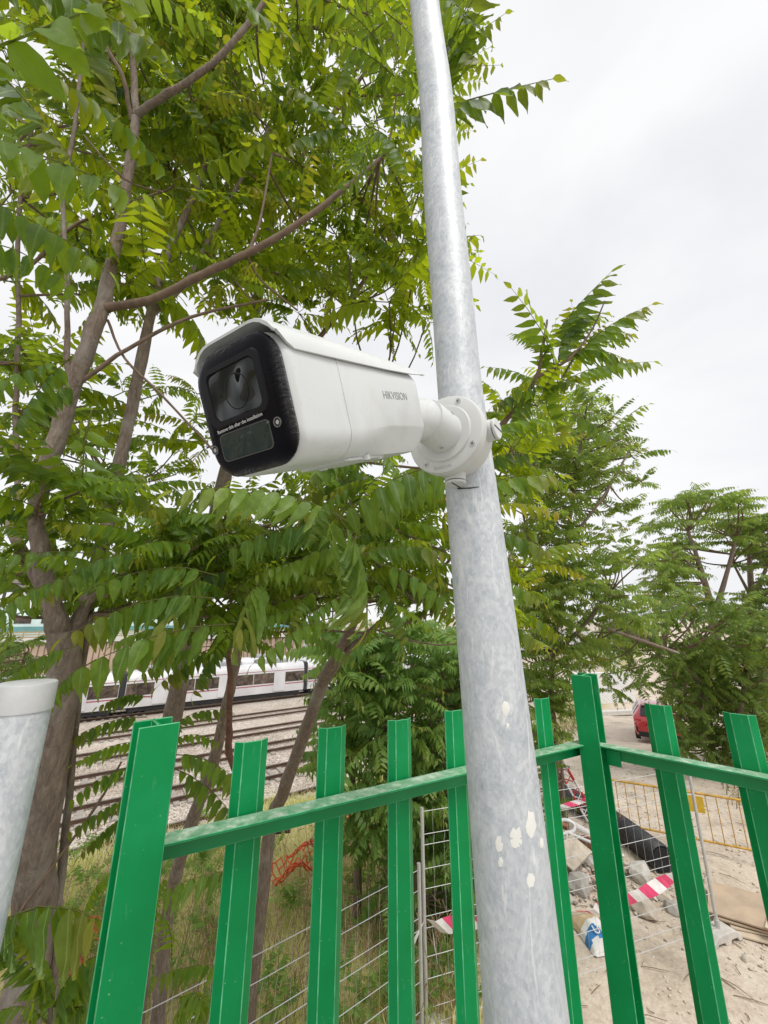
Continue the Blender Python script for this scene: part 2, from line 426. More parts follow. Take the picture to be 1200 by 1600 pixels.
# ------------------------------------------------------------------ compound leaves
def leaf_proto(npairs, ratio, droop, arch, ts, seed, wid=0.36, tip=0.0, yellow=0.0, bend=0.25, fold=0.25, petiole=0.14, rachis=True, fwd=0.35):
    r = random.Random(seed)
    V = []; Q = []; UV = []; T = []
    def axis(t):
        return np.array([t, 0.03 * math.sin(3.1 * t + seed), arch * 4 * t * (1 - t) * (1.15 - 0.3 * t)])
    W = {0: 0.16, 0.12: 0.80, 0.35: 0.98, 0.65: 0.58, 0.88: 0.17, 1: 0.01, 0.3: 1.0, 0.7: 0.50, 0.4: 0.92, 0.5: 0.8}
    if rachis:
        rt = [0, 0.25, 0.5, 0.75, 1.0]
        o = 0
        for t in rt:
            p = axis(t); w = 0.0065 * (1.15 - 0.85 * t)
            for a in (0, 2.09, 4.19):
                V.append(p + np.array([0, math.cos(a) * w, math.sin(a) * w])); UV.append((0.5, t, 0)); T.append(-1.0)
        for i in range(len(rt) - 1):
            for k in range(3): Q.append((o + i * 3 + k, o + i * 3 + (k + 1) % 3, o + (i + 1) * 3 + (k + 1) % 3, o + (i + 1) * 3 + k))
    items = []
    for i in range(npairs):
        t = petiole + (0.97 - petiole) * (i + 0.2) / npairs
        sz = ratio * (0.78 + 0.34 * math.sin(math.pi * (0.12 + 0.78 * t))) * (1.0 if t < 0.75 else 1.0 - 1.55 * (t - 0.75))
        for sd in (-1, 1):
            if r.random() < 0.05: continue
            items.append((t + r.uniform(-0.008, 0.008), sd, sz * r.uniform(0.80, 1.14)))
    items.append((0.995, 0, ratio * 0.55))
    for t, sd, ln in items:
        p = axis(t); tg = axis(min(t + 0.01, 1.0)) - axis(t - 0.01); tg /= np.linalg.norm(tg)
        side = np.cross(np.array([0, 0, 1.0]), tg); side /= np.linalg.norm(side)
        upv = np.cross(tg, side)
        dr = math.radians(droop + r.uniform(-14, 14))
        f = fwd + r.uniform(-0.12, 0.15)
        if sd == 0: d = tg + np.array([0, 0, -0.4])
        else: d = f * tg + sd * math.cos(dr) * side - math.sin(dr) * upv
        d /= np.linalg.norm(d)
        nrm = upv * math.cos(dr) + sd * side * math.sin(dr) if sd else upv
        nrm = nrm + np.array([r.uniform(-0.2, 0.2), r.uniform(-0.2, 0.2), 0])
        s2 = np.cross(d, nrm); s2 /= np.linalg.norm(s2); nn = np.cross(s2, d)
        bd = bend * r.uniform(0.5, 1.4)
        o = len(V); w = wid * ln * 0.5 * r.uniform(0.9, 1.1)
        lr = r.random()
        ty = max(0.0, (t - 0.62) / 0.38) * tip + yellow * r.uniform(0.5, 1.0)
        for q in ts:
            c = p + d * ln * q * (1 - 0.12 * bd * q) - nn * ln * bd * q * q * 0.5
            ww = w * W[q]
            for e in (-1, 0, 1):
                V.append(c + s2 * e * ww * (1 + 0.10 * math.sin(9 * q + 6 * lr + e)) + nn * (abs(e) * fold * (0.3 + 1.6 * lr) * ww + 0.05 * ln * math.sin(7 * q + 11 * lr + 1.5 * e) * (0.2 + q))); UV.append((e * max(W[q], 0.02), q, lr)); T.append(min(1.0, ty))
        for i in range(len(ts) - 1):
            for k in (0, 1):
                Q.append((o + i * 3 + k, o + i * 3 + k + 1, o + (i + 1) * 3 + k + 1, o + (i + 1) * 3 + k))
    return np.array(V), np.array(Q, np.int32), np.array(UV), np.array(T)

NEAR_T = (0, 0.12, 0.35, 0.65, 0.88, 1); MID_T = (0, 0.3, 0.7, 1); FAR_T = (0, 0.4, 1)
PROTO = {}
def reg(key, *a, **k): PROTO[key] = leaf_proto(*a, **k)
for i in range(6):
    reg(('near', i), 8 + i % 3, 0.205 + 0.012 * (i % 3), 30 + 9 * i, 0.09 + 0.025 * (i % 4), NEAR_T, 100 + i, wid=0.36, tip=(0.1, 0.45, 0.0, 0.3, 0.1, 0.6)[i], bend=0.45, fwd=0.45)
for i in range(4):
    reg(('hang', i), 8 + i % 3, 0.215, 62 + 6 * i, 0.07 + 0.02 * i, NEAR_T, 200 + i, wid=0.38, tip=(0.15, 0.4, 0.7, 0.1)[i], bend=0.28, fwd=0.35)
for i in range(3):
    reg(('long', i), 7, 0.40, 48 + 8 * i, 0.12, NEAR_T, 260 + i, wid=0.23, tip=0.6, bend=0.5, fwd=0.95)
for i in range(3):
    reg(('big', i), 7, 0.235, 58 + 7 * i, 0.08, NEAR_T, 280 + i, wid=0.38, tip=0.15, bend=0.3, fwd=0.4)
for i in range(8):
    reg(('mid', i), 7 + i % 4, 0.22 + 0.02 * (i % 3), 22 + 7 * i, 0.08 + 0.03 * (i % 4), MID_T, 300 + i, wid=0.40, tip=(0.1, 0.5, 0.0, 0.2)[i % 4], bend=0.4, fwd=0.42)
for i in range(3):
    reg(('yellow', i), 9, 0.19, 40 + 10 * i, 0.12, MID_T, 350 + i, wid=0.33, tip=0.8, yellow=0.55, bend=0.4)
for i in range(6):
    reg(('far', i), 8, 0.23, 20 + 8 * i, 0.08 + 0.03 * (i % 3), FAR_T, 400 + i, wid=0.38, tip=0.35 if i % 3 == 0 else 0.0, bend=0.4)
for i in range(4):
    reg(('tiny', i), 5, 0.36, 25 + 10 * i, 0.1, FAR_T, 450 + i, wid=0.40, tip=0.2, rachis=False)
PMESH = {}
def proto_mesh(key, m):
    k = (key, m.name)
    if k not in PMESH:
        V, Q, U, T = PROTO[key]
        me = np_mesh('leaf', V, Q, {'leafuv': U, 'tint': T}); me.materials.append(m); PMESH[k] = me
    return PMESH[k]
def leaf_matrix(p0, p1, roll=0.0):
    p0 = Vector(p0); x = Vector(p1) - p0; Ln = x.length; x.normalize()
    up = Vector((0, 0, 1)) if abs(x.z) < 0.93 else Vector((random.uniform(-1, 1), random.uniform(-1, 1), 0.1)).normalized()
    z = (up - x * up.dot(x)).normalized(); y = z.cross(x)
    z2 = z * math.cos(roll) + y * math.sin(roll); y2 = z2.cross(x)
    M = Matrix((x * Ln, y2 * Ln, z2 * Ln)).transposed().to_4x4(); M.translation = p0
    return M

class Tree:
    def __init__(self, name, base, label, cat='tree', group=None, lm=None, thick=1.0):
        self.thick = thick
        self.root = empty(name, base); tag(self.root, label, cat, group)
        self.base = Vector(base); self.skel = []; self.leaves = []; self.lm = lm or LM_MID; self.tw = MB(); self.ntw = 0
    def limb(self, name, pts, m, n=10, sub=4, wob=0.004, ends=True):   # pts: (px, py, depth, width in px)
        w3 = [tuple(P(a, b, c)) + (w * c / 1200.0,) for a, b, c, w in pts]
        return self.limb3(name, w3, m, n, sub, wob)
    def limb3(self, name, w3, m, n=10, sub=4, wob=0.004):              # w3: (x, y, z, radius)
        sp = smoothpath(w3, sub)
        pts = []; rad = []
        for i, q in enumerate(sp):
            r = float(q[3]) * self.thick; k = min(wob, r * 0.25)
            pts.append(Vector(q[:3]) + Vector((random.uniform(-k, k), random.uniform(-k, k), 0))); rad.append(r * random.uniform(0.94, 1.08))
        b = MB(); b.tube(rel(self.root, pts), rad, n)
        o = b.build(name, m, self.root, smooth=60)
        self.skel += pts
        return o
    def leaf(self, p0, p1, key, roll=0.0, m=None): self.leaves.append((leaf_matrix(p0, p1, roll), key, m or self.lm))
    def px(self, x0, y0, s0, x1, y1, s1, kind='near', roll=0.0, m=None, k=None):
        n = sum(1 for q in PROTO if q[0] == kind)
        self.leaf(P(x0, y0, s0), P(x1, y1, s1), (kind, random.randrange(n) if k is None else k), roll, m or (LM_NEAR if kind in ('near', 'hang', 'long', 'big') else self.lm))
    def twig(self, c, r=0.006):
        if not self.skel: return
        q = min(self.skel, key=lambda a: (a - c).length + 0.5 * max(0, a.z - c.z))
        if (q - c).length < 0.03: return
        mid = (q + c) / 2 + Vector((random.uniform(-.08, .08), random.uniform(-.08, .08), random.uniform(-.1, .02))) * (q - c).length
        self.tw.tube(rel(self.root, [Vector(x[:3]) for x in smoothpath([tuple(q), tuple(mid), tuple(c)], 3)]), [r * 1.7, r * 1.6, r * 1.5, r * 1.35, r * 1.2, r * 1.1, r], 5)
        self.ntw += 1
    def cluster(self, c, n, Lm, kind='mid', yellow=0.06, twig=True, el=(-25, 45), tr=0.006, m=None, az=None, spread=360):
        c = Vector(c); a0 = random.uniform(0, 6.28)
        cnt = sum(1 for q in PROTO if q[0] == kind)
        for i in range(n):
            a = a0 + i * 2.399 if az is None else math.radians(az + random.uniform(-spread / 2, spread / 2))
            e = math.radians(random.uniform(*el)); Ln = Lm * random.uniform(0.7, 1.2)
            p1 = c + Vector((math.cos(a) * math.cos(e), math.sin(a) * math.cos(e), math.sin(e))) * Ln
            kd = ('yellow', random.randrange(3)) if random.random() < yellow else (kind, random.randrange(cnt))
            self.leaf(c, p1, kd, random.uniform(-0.5, 0.5), m)
        if twig: self.twig(c, tr)
    def finish(self, limit=300, twigmat=None, stuff_name='foliage'):
        if self.ntw:
            tag(self.tw.build('twig', twigmat or MAT['twig'], self.root, smooth=60), kind='stuff')
        camp = Vector((0, 0, CZ))
        def size(e):
            M = e[0]; return M.col[0].to_3d().length / max(0.2, (M.translation + M.col[0].to_3d() * 0.5 - camp).length)
        ls = sorted(self.leaves, key=size, reverse=True)
        T = Matrix.Translation(-self.base)
        for M, key, m in ls[:limit]: link('leaf', proto_mesh(key, m), None, self.root, T @ M)
        rest = ls[limit:]
        if rest:
            Vs, Qs, Us, Ts, Rs = [], [], [], [], []; o = 0
            for M, key, m in rest:
                V, Q, U, Tn = PROTO[key]; A = np.array(T @ M)
                Vs.append(V @ A[:3, :3].T + A[:3, 3]); Qs.append(Q + o); Us.append(U); Ts.append(Tn); Rs.append(np.full(len(V), random.random())); o += len(V)
            me = np_mesh(stuff_name, np.concatenate(Vs), np.concatenate(Qs), {'leafuv': np.concatenate(Us), 'tint': np.concatenate(Ts), 'rnd': np.concatenate(Rs)})
            tag(link(stuff_name, me, rest[0][2], self.root), kind='stuff')

# ================================================================== SETTING
NVx, NVy = -0.568, 0.823               # across the tracks, away from the camera; along them is (UVx, UVy)
UVx, UVy = 0.823, 0.568
TRK = -4.4                             # level of the tracks; the yard by the fence is level 0, the path under the camera 2.1
def sstep(a, b, x):
    t = np.clip((x - a) / (b - a), 0, 1); return t * t * (3 - 2 * t)
def terr(x, y):
    x = np.asarray(x, float); y = np.asarray(y, float)
    n = NVx * x + NVy * y
    lot = -0.113 * np.clip(y - 9.0, 0, 22) * sstep(1.0, 4.0, x)
    n0 = 9.0 + np.clip((x - 2) * 0.6, 0, 400)
    k = sstep(n0, n0 + 8.0, n)
    z = lot * (1 - k) + TRK * k
    z = z + (1 - k) * (0.035 * np.sin(1.7 * x + 0.6 * y) * np.sin(1.3 * y - 0.5 * x) + 0.02 * np.sin(4.1 * x) * np.sin(3.7 * y + 1))
    return z
def TZ(x, y): return float(terr(x, y))
def GT(px, py, lift=0.0):
    d = ray(px, py); z = 0.0
    for _ in range(25):
        s = (z + lift - CZ) / d[2]; z = 0.5 * z + 0.5 * TZ(d[0] * s, d[1] * s)
    return Vector((d[0] * s, d[1] * s, z + lift))
def at_nu(n, u, z=TRK): return Vector((n * NVx + u * UVx, n * NVy + u * UVy, z))

# ---- ground
def ground():
    g = np.linspace(-1, 1, 281)
    w = 1500 * np.sinh(6.2 * g) / math.sinh(6.2)
    X, Y = np.meshgrid(w + 1.0, w + 6.0, indexing='ij')
    Z = terr(X, Y)
    V = np.stack([X, Y, Z], -1).reshape(-1, 3)
    i = np.arange(280); I, J = np.meshgrid(i, i, indexing='ij'); a = (I * 281 + J).ravel()
    Q = np.stack([a, a + 281, a + 282, a + 1], -1)
    n = (NVx * X + NVy * Y).ravel(); x = X.ravel(); y = Y.ravel()
    n0 = 9.0 + np.clip((x - 2) * 0.6, 0, 400)
    ball = sstep(n0 + 6.0, n0 + 8.5, n)
    grass = (1 - ball) * np.maximum(1 - sstep(0.6, 1.5, x - 0.12 * (y - 5)), sstep(n0 - 2.0, n0 + 0.5, n))
    me = np_mesh('ground', V, Q, {'ballast': ball, 'grassy': grass})
    m, t, b = mat('ground')
    A = N(t, 'ShaderNodeAttribute'); A.attribute_name = 'ballast'
    Bn = N(t, 'ShaderNodeAttribute'); Bn.attribute_name = 'grassy'
    n1 = noise(t, 0.9, 8, None, 0.65); n2 = noise(t, 14, 6, None, 0.7); n3 = noise(t, 60, 3)
    sand = ramp(t, n1, [(0.27, (0.24, 0.205, 0.17)), (0.37, (0.40, 0.34, 0.275)), (0.46, (0.53, 0.455, 0.37)), (0.62, (0.61, 0.54, 0.455)), (0.75, (0.44, 0.39, 0.33))])
    sand = mixc(t, 0.5, sand, ramp(t, n2, [(0.3, (0.25, 0.23, 0.21)), (0.6, (0.58, 0.56, 0.54))]), 'OVERLAY')
    v = N(t, 'ShaderNodeTexVoronoi'); v.inputs['Scale'].default_value = 26
    c = t.nodes.new('ShaderNodeTexCoord'); t.links.new(c.outputs['Object'], v.inputs['Vector'])
    sand = mixc(t, ramp(t, v.outputs['Distance'], [(0.1, (0.35, 0.35, 0.35)), (0.35, (0, 0, 0))]), sand, (0.55, 0.49, 0.41))
    gr = ramp(t, n2, [(0.3, (0.22, 0.20, 0.08)), (0.55, (0.42, 0.37, 0.17)), (0.75, (0.54, 0.47, 0.27))])
    v2 = N(t, 'ShaderNodeTexVoronoi'); v2.inputs['Scale'].default_value = 13
    t.links.new(c.outputs['Object'], v2.inputs['Vector'])
    sep = t.nodes.new('ShaderNodeSeparateColor'); t.links.new(v2.outputs['Color'], sep.inputs[0])
    bal = ramp(t, sep.outputs[0], [(0.0, (0.29, 0.25, 0.21)), (0.5, (0.48, 0.42, 0.36)), (1.0, (0.64, 0.57, 0.50))])
    bal = mixc(t, ramp(t, noise(t, 0.35, 4), [(0.45, (0, 0, 0)), (0.65, (0.45, 0.45, 0.45))]), bal, (0.27, 0.19, 0.13))
    col = mixc(t, Bn.outputs['Fac'], sand, gr); col = mixc(t, A.outputs['Fac'], col, bal)
    t.links.new(col, b.inputs['Base Color']); b.inputs['Roughness'].default_value = 0.95
    h = t.nodes.new('ShaderNodeMath'); h.operation = 'MULTIPLY_ADD'; h.inputs[1].default_value = 0.35; t.links.new(v.outputs['Distance'], h.inputs[0]); t.links.new(n2, h.inputs[2])
    bump(t, b, h.outputs[0], 0.45, 0.04)
    tag(link('ground', me, m), kind='structure')
ground()

# ---- raised path the photographer stands on, held by a concrete face towards the yard
FL_P = Vector((-0.307, 0.910, 0)); FL_D = Vector((0.878, 0.478, 0)).normalized()
CORNER = Vector((0.665, 1.435, 0)); FR_D = Vector((0.736, -0.677, 0)).normalized()
concrete = plain('concrete', (0.33, 0.32, 0.30), 0.9, 0, 0.25, 3, 0.4, 40)
b = MB()
b.prism([(-14, 0.62, -0.6), (-0.62, 0.86, -0.6), (0.70, 1.58, -0.6), (1.9, 0.48, -0.6), (12, -8.6, -0.6), (12, -20, -0.6), (-14, -20, -0.6)], (0, 0, 2.7))
tag(b.build('path', concrete), kind='structure')

# ---- stones lying loose
def stones(name, pts, sizes, cols):
    base = np.array([[1, 0, 0], [-1, 0, 0], [0, 1, 0], [0, -1, 0], [0, 0, 1], [0, 0, -1]], float)
    tri = np.array([[0, 2, 4], [2, 1, 4], [1, 3, 4], [3, 0, 4], [2, 0, 5], [1, 2, 5], [3, 1, 5], [0, 3, 5]])
    k = len(pts)
    jit = rng.uniform(0.6, 1.25, (k, 6, 1)) * base[None] + rng.uniform(-0.28, 0.28, (k, 6, 3))
    V = jit * sizes[:, None, None] * np.array([1, 0.85, 0.6])[None, None]
    a = rng.uniform(0, 6.28, k); ca, sa = np.cos(a), np.sin(a)
    R = np.zeros((k, 3, 3)); R[:, 0, 0] = ca; R[:, 0, 1] = -sa; R[:, 1, 0] = sa; R[:, 1, 1] = ca; R[:, 2, 2] = 1
    V = np.einsum('kij,kvj->kvi', R, V) + pts[:, None, :]
    Q = (tri[None] + (np.arange(k) * 6)[:, None, None]).reshape(-1, 3)
    me = np_mesh(name, V.reshape(-1, 3), Q, {'rnd': np.repeat(rng.random(k), 6)}, smooth=False)
    m, t, b = mat(name)
    A = N(t, 'ShaderNodeAttribute'); A.attribute_name = 'rnd'
    t.links.new(ramp(t, A.outputs['Fac'], cols), b.inputs['Base Color']); b.inputs['Roughness'].default_value = 0.9
    return tag(link(name, me, m), kind='stuff')
k = 3600
x = rng.uniform(0.7, 11, k); y = rng.uniform(4.3, 15, k)
sz = 0.005 + 0.020 * rng.random(k) ** 4 + 0.0010 * y
stones('gravel', np.stack([x, y, terr(x, y) + sz * 0.2], -1), sz, [(0.0, (0.30, 0.25, 0.19)), (0.5, (0.50, 0.43, 0.34)), (1.0, (0.66, 0.60, 0.52))])
k = 5200
x = 3.2 + 5.2 * rng.random(k); y = 4.2 + 4.5 * rng.random(k) ** 1.4
ok = np.sin(1.9 * x + 0.4) * np.sin(1.6 * y + 1.0) + 0.5 * rng.random(k) > 0.12; x = x[ok]; y = y[ok]; k = len(x)
sz = 0.010 + 0.020 * rng.random(k)
stones('pebbles', np.stack([x, y, terr(x, y) + sz * 0.2], -1), sz, [(0.0, (0.34, 0.28, 0.21)), (0.5, (0.54, 0.46, 0.36)), (1.0, (0.68, 0.61, 0.52))])
lit = MB()
for q in range(170):
    px_, py_ = random.uniform(1.2, 9.5), random.uniform(4.4, 11); a_ = random.uniform(0, 6.28); l_ = random.uniform(.06, .42)
    p_ = Vector((px_, py_, TZ(px_, py_) + .012)); q_ = Vector((px_ + l_ * math.cos(a_), py_ + l_ * math.sin(a_), 0)); q_.z = TZ(q_.x, q_.y) + random.uniform(.01, .05)
    lit.tube([p_, p_.lerp(q_, .5) + Vector((random.uniform(-.03, .03), random.uniform(-.03, .03), .01)), q_], [.005, .005, .003], 4)
tag(lit.build('stick_litter', plain('stick_litter', (0.20, 0.14, 0.09), 0.9, 0, 0.4, 4)), kind='stuff')
k = 26000
n = 17.0 + 16 * rng.random(k) ** 1.3; u = rng.uniform(-16, 12, k)
x = n * NVx + u * UVx; y = n * NVy + u * UVy
sz = 0.03 + 0.035 * rng.random(k)
stones('ballast_gravel', np.stack([x, y, terr(x, y) + sz * 0.3], -1), sz, [(0.0, (0.28, 0.24, 0.20)), (0.5, (0.47, 0.41, 0.35)), (1.0, (0.64, 0.58, 0.51))])

# ---- grass on the bank
def grass(name, x, y, hmin, hmax, w, cols, lean=0.5):
    k = len(x); z = terr(x, y)
    h = rng.uniform(hmin, hmax, k) * (0.6 + 0.8 * (0.5 + 0.5 * np.sin(2.1 * x + 1.3 * y) * np.sin(1.7 * y - x)))
    a = rng.uniform(0, 6.28, k); la = rng.uniform(0, 6.28, k); ln = rng.uniform(0.1, lean, k) * h
    side = np.stack([np.cos(a), np.sin(a), 0 * a], -1); ld = np.stack([np.cos(la), np.sin(la), 0 * a], -1)
    base = np.stack([x, y, z - 0.01], -1); up = np.array([0, 0, 1.0])
    w = w * rng.uniform(0.6, 1.4, k)
    rows = []
    for f, ww in ((0, 1.0), (0.45, 0.85), (0.8, 0.5), (1.0, 0.08)):
        c = base + up * (h * f * (1 - 0.25 * f * lean))[:, None] + ld * (ln * f * f)[:, None]
        rows += [c - side * (w * ww / 2)[:, None], c + side * (w * ww / 2)[:, None]]
    V = np.stack(rows, 1).reshape(-1, 3)
    q = np.array([[0, 1, 3, 2], [2, 3, 5, 4], [4, 5, 7, 6]])
    Q = (q[None] + (np.arange(k) * 8)[:, None, None]).reshape(-1, 4)
    r = np.clip(rng.random(k) * 0.7 + 0.3 * (0.5 + 0.5 * np.sin(0.9 * x + 2) * np.sin(1.1 * y)), 0, 1)
    me = np_mesh(name, V, Q, {'rnd': np.repeat(r, 8)})
    m = bpy.data.materials.new(name); m.use_nodes = True; t = m.node_tree; b = t.nodes['Principled BSDF']
    A = N(t, 'ShaderNodeAttribute'); A.attribute_name = 'rnd'
    c = ramp(t, A.outputs['Fac'], cols); t.links.new(c, b.inputs['Base Color']); b.inputs['Roughness'].default_value = 0.7
    tl = t.nodes.new('ShaderNodeBsdfTranslucent'); t.links.new(c, tl.inputs['Color'])
    mx = t.nodes.new('ShaderNodeMixShader'); mx.inputs[0].default_value = 0.45
    t.links.new(b.outputs[0], mx.inputs[1]); t.links.new(tl.outputs[0], mx.inputs[2]); t.links.new(mx.outputs[0], t.nodes['Material Output'].inputs['Surface'])
    return tag(link(name, me, m), kind='stuff')
GCOL = [(0.0, (0.24, 0.34, 0.06)), (0.3, (0.50, 0.54, 0.14)), (0.6, (0.78, 0.72, 0.34)), (1.0, (0.86, 0.76, 0.50))]
k = 70000
x = rng.uniform(-9, 2.6, k); y = rng.uniform(2.6, 18, k)
nn = NVx * x + NVy * y
ok = (x - 0.12 * (y - 5) < 0.75 + 0.5 * rng.random(k)) & (nn < 15.5 + 1.5 * np.sin(0.8 * x)) & (rng.random(k) < 0.85 - 0.025 * y)
grass('grass', x[ok], y[ok], 0.16, 0.44, 0.011, GCOL, 0.75)
k = 7000
x = rng.uniform(3, 24, k); y = rng.uniform(10, 26, k); n0 = 9.0 + np.clip((x - 2) * 0.6, 0, 400); nn = NVx * x + NVy * y
az = np.degrees(np.arctan2(x, y)); dd = np.hypot(x, y)
ok = ((nn > n0 - 1.0) | ((az > 37) & (dd > 13.2) & (dd < 18))) & (rng.random(k) < 0.8)
grass('verge_grass', x[ok], y[ok], 0.25, 0.6, 0.03, [(0.0, (0.10, 0.13, 0.03)), (0.5, (0.26, 0.22, 0.09)), (1.0, (0.44, 0.34, 0.18))], 0.8)

# ---- railway: tracks, trains, wall, platform canopy
rail_steel = plain('rusty_rail', (0.10, 0.058, 0.038), 0.6, 0.3, 0.3, 3)
rail_head = plain('rail_head', (0.35, 0.31, 0.28), 0.35, 0.7, 0.15, 3)
sleeper_m = plain('concrete_sleeper', (0.30, 0.27, 0.24), 0.95, 0, 0.2, 2)
ROTU = Matrix.Rotation(math.atan2(UVy, UVx), 4, 'Z')
def frame(n, u, z): M = ROTU.copy(); M.translation = at_nu(n, u, z); return M
def in_root(root, mb, name, m, **k):
    o = mb.build(name, m, **k); o.parent = root; return o
sleeper_me = None
TRACKS = [(20.0, 'nearest the grassy bank'), (24.2, 'second from the grassy bank'), (28.6, 'third from the grassy bank'), (33.0, 'fourth from the grassy bank'), (38.0, 'between the open tracks and the white train'), (45.4, 'carrying the white train')]
for n, where in TRACKS:
    root = empty('railway_track', M=frame(n, 0, TRK))
    tag(root, 'rusty railway track on pale ballast, ' + where, 'railway track', 'railway tracks beside the bank')
    for s in (-0.75, 0.75):
        b = MB(); b.box((6, s, 0.09), (92, 0.14, 0.02)); b.box((6, s, 0.16), (92, 0.024, 0.12)); b.box((6, s, 0.235), (92, 0.07, 0.035), mi=1)
        in_root(root, b, 'rail', [rail_steel, rail_head])
    if sleeper_me is None:
        b = MB(); b.box((0, 0, 0.03), (0.26, 2.5, 0.1)); o = b.build('sleeper', sleeper_m); sleeper_me = o.data; o.parent = root; o.location = (-14, 0, 0)
        st = -13.3
    else: st = -14
    for k in range(40 if n < 30 else 22):
        o = bpy.data.objects.new('sleeper', sleeper_me); COL.objects.link(o); o.parent = root; o.location = (st + 0.62 * (k if n < 30 else k + 8), random.uniform(-.02, .02), 0)

tr_white = plain('train_white', (0.60, 0.60, 0.62), 0.4, 0, 0.14, 0.5)
tr_grey = plain('train_roof_grey', (0.34, 0.35, 0.37), 0.6, 0, 0.15, 0.8)
tr_dark = plain('train_dark', (0.03, 0.03, 0.035), 0.7, 0, 0.2, 1)
tr_red = plain('train_red_stripe', (0.36, 0.10, 0.13), 0.4)
m_, t_, b_ = mat('train_window'); MAT['trwin'] = m_
t_.links.new(ramp(t_, noise(t_, 0.9, 6, None, 0.75, 1.5), [(0.35, (0.02, 0.018, 0.018)), (0.52, (0.10, 0.075, 0.06)), (0.62, (0.18, 0.14, 0.12)), (0.72, (0.14, 0.05, 0.04))]), b_.inputs['Base Color'])  # brownish mottle paints blurred reflections into the pane colour
b_.inputs['Roughness'].default_value = 0.15
tr_teal = plain('train_teal', (0.16, 0.36, 0.36), 0.4, 0, 0.1, 1)
tr_mint = plain('train_pale_mint', (0.58, 0.72, 0.70), 0.4, 0, 0.08, 1)

def suburban_train(n, u0, z, ncar, Lc, label):
    root = empty('passenger_train', M=frame(n, u0, z)); tag(root, label, 'train')
    for i in range(ncar):
        x0 = i * Lc + 0.25; x1 = (i + 1) * Lc - 0.25; xc = (x0 + x1) / 2; ln = x1 - x0
        b = MB()
        sec = lambda x: [(x, 0.0, 0.62), (x, -0.06, 1.15), (x, -0.04, 2.9), (x, 0.12, 3.35), (x, 0.45, 3.55), (x, 2.35, 3.55), (x, 2.68, 3.35), (x, 2.84, 2.9), (x, 2.86, 1.15), (x, 2.8, 0.62)]
        b.loft([sec(x0), sec(x1)]); body = in_root(root, b, 'car_body', tr_white, smooth=40)
        for k in range(6):
            w = MB(); wl = ln / 6 - 0.07; w.box((x0 + ln * (k + 0.5) / 6, -0.055, 2.12), (wl, 0.05, 1.02)); o = w.build('window', MAT['trwin']); o.parent = body
        for k in (1, 3, 5):
            w = MB(); w.box((x0 + ln * k / 6, -0.07, 1.75), (1.25, 0.05, 2.0)); o = w.build('door', tr_white); o.parent = body
        st = MB(); st.box((xc, -0.058, 1.42), (ln, 0.02, 0.10)); st.build('red_stripe', tr_red).parent = body
        st = MB(); st.box((xc, -0.05, 2.82), (ln, 0.02, 0.05)); st.build('red_stripe', tr_red).parent = body
        u_ = MB(); u_.box((xc, 1.4, 0.42), (ln - 1.0, 2.3, 0.40)); u_.build('underframe', tr_dark).parent = body
        for k in (0.2, 0.5, 0.8):
            r = MB(); r.box((x0 + ln * k, 1.4, 3.72), (ln * 0.2, 1.7, 0.34)); o = r.build('roof_unit', tr_grey, bevel=0.05); o.parent = body
        g = MB(); g.box((x1 + 0.25, 1.4, 2.0), (0.46, 2.5, 2.9)); in_root(root, g, 'gangway', tr_dark)
        bo = MB()
        for dx in (-0.95, 0.95):
            bo.tube([(x1 + 0.25 + dx, 0.5, 0.42), (x1 + 0.25 + dx, 2.3, 0.42)], 0.42, 14)
        bo.box((x1 + 0.25, 1.4, 0.55), (2.6, 1.9, 0.2)); in_root(root, bo, 'bogie', tr_dark)
    return root
suburban_train(44.0, -15.6, TRK + 0.25, 4, 17.55, 'white commuter train with dark windows and red stripes on the far track')
suburban_train(50.5, 8.0, TRK + 0.3, 2, 19, 'second white train parked behind the red striped train')

# buff retaining wall: staves of a reed-coloured cladding
wall_root = empty('retaining_wall', M=frame(58, -40, TRK)); tag(wall_root, 'buff ribbed retaining wall with white coping behind the white train', 'wall')
buff = plain('buff_cladding', (0.44, 0.33, 0.25), 0.9, 0, 0.25, 0.5)
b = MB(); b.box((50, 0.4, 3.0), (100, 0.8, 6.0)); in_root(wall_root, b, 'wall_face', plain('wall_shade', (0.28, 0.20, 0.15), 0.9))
st_me = None
for k in range(150):
    if st_me is None:
        b = MB(); b.box((0, -0.06, 2.95), (0.42, 0.13, 5.9)); o = b.build('stave', buff); st_me = o.data; o.parent = wall_root
    else:
        o = bpy.data.objects.new('stave', st_me); COL.objects.link(o); o.parent = wall_root
    o.location = (0.35 + k * 0.55, random.uniform(-.03, .03), random.uniform(-.08, .05))
b = MB(); b.box((50, 0.3, 6.2), (100, 1.2, 0.45)); in_root(wall_root, b, 'coping', plain('pale_coping', (0.62, 0.60, 0.58), 0.8))
b = MB(); b.box((60, 45, 1.75), (400, 88, 0.3)); tag(in_root(None, b, 'upper_platform', concrete, M=frame(58, -40, TRK)), kind='structure')

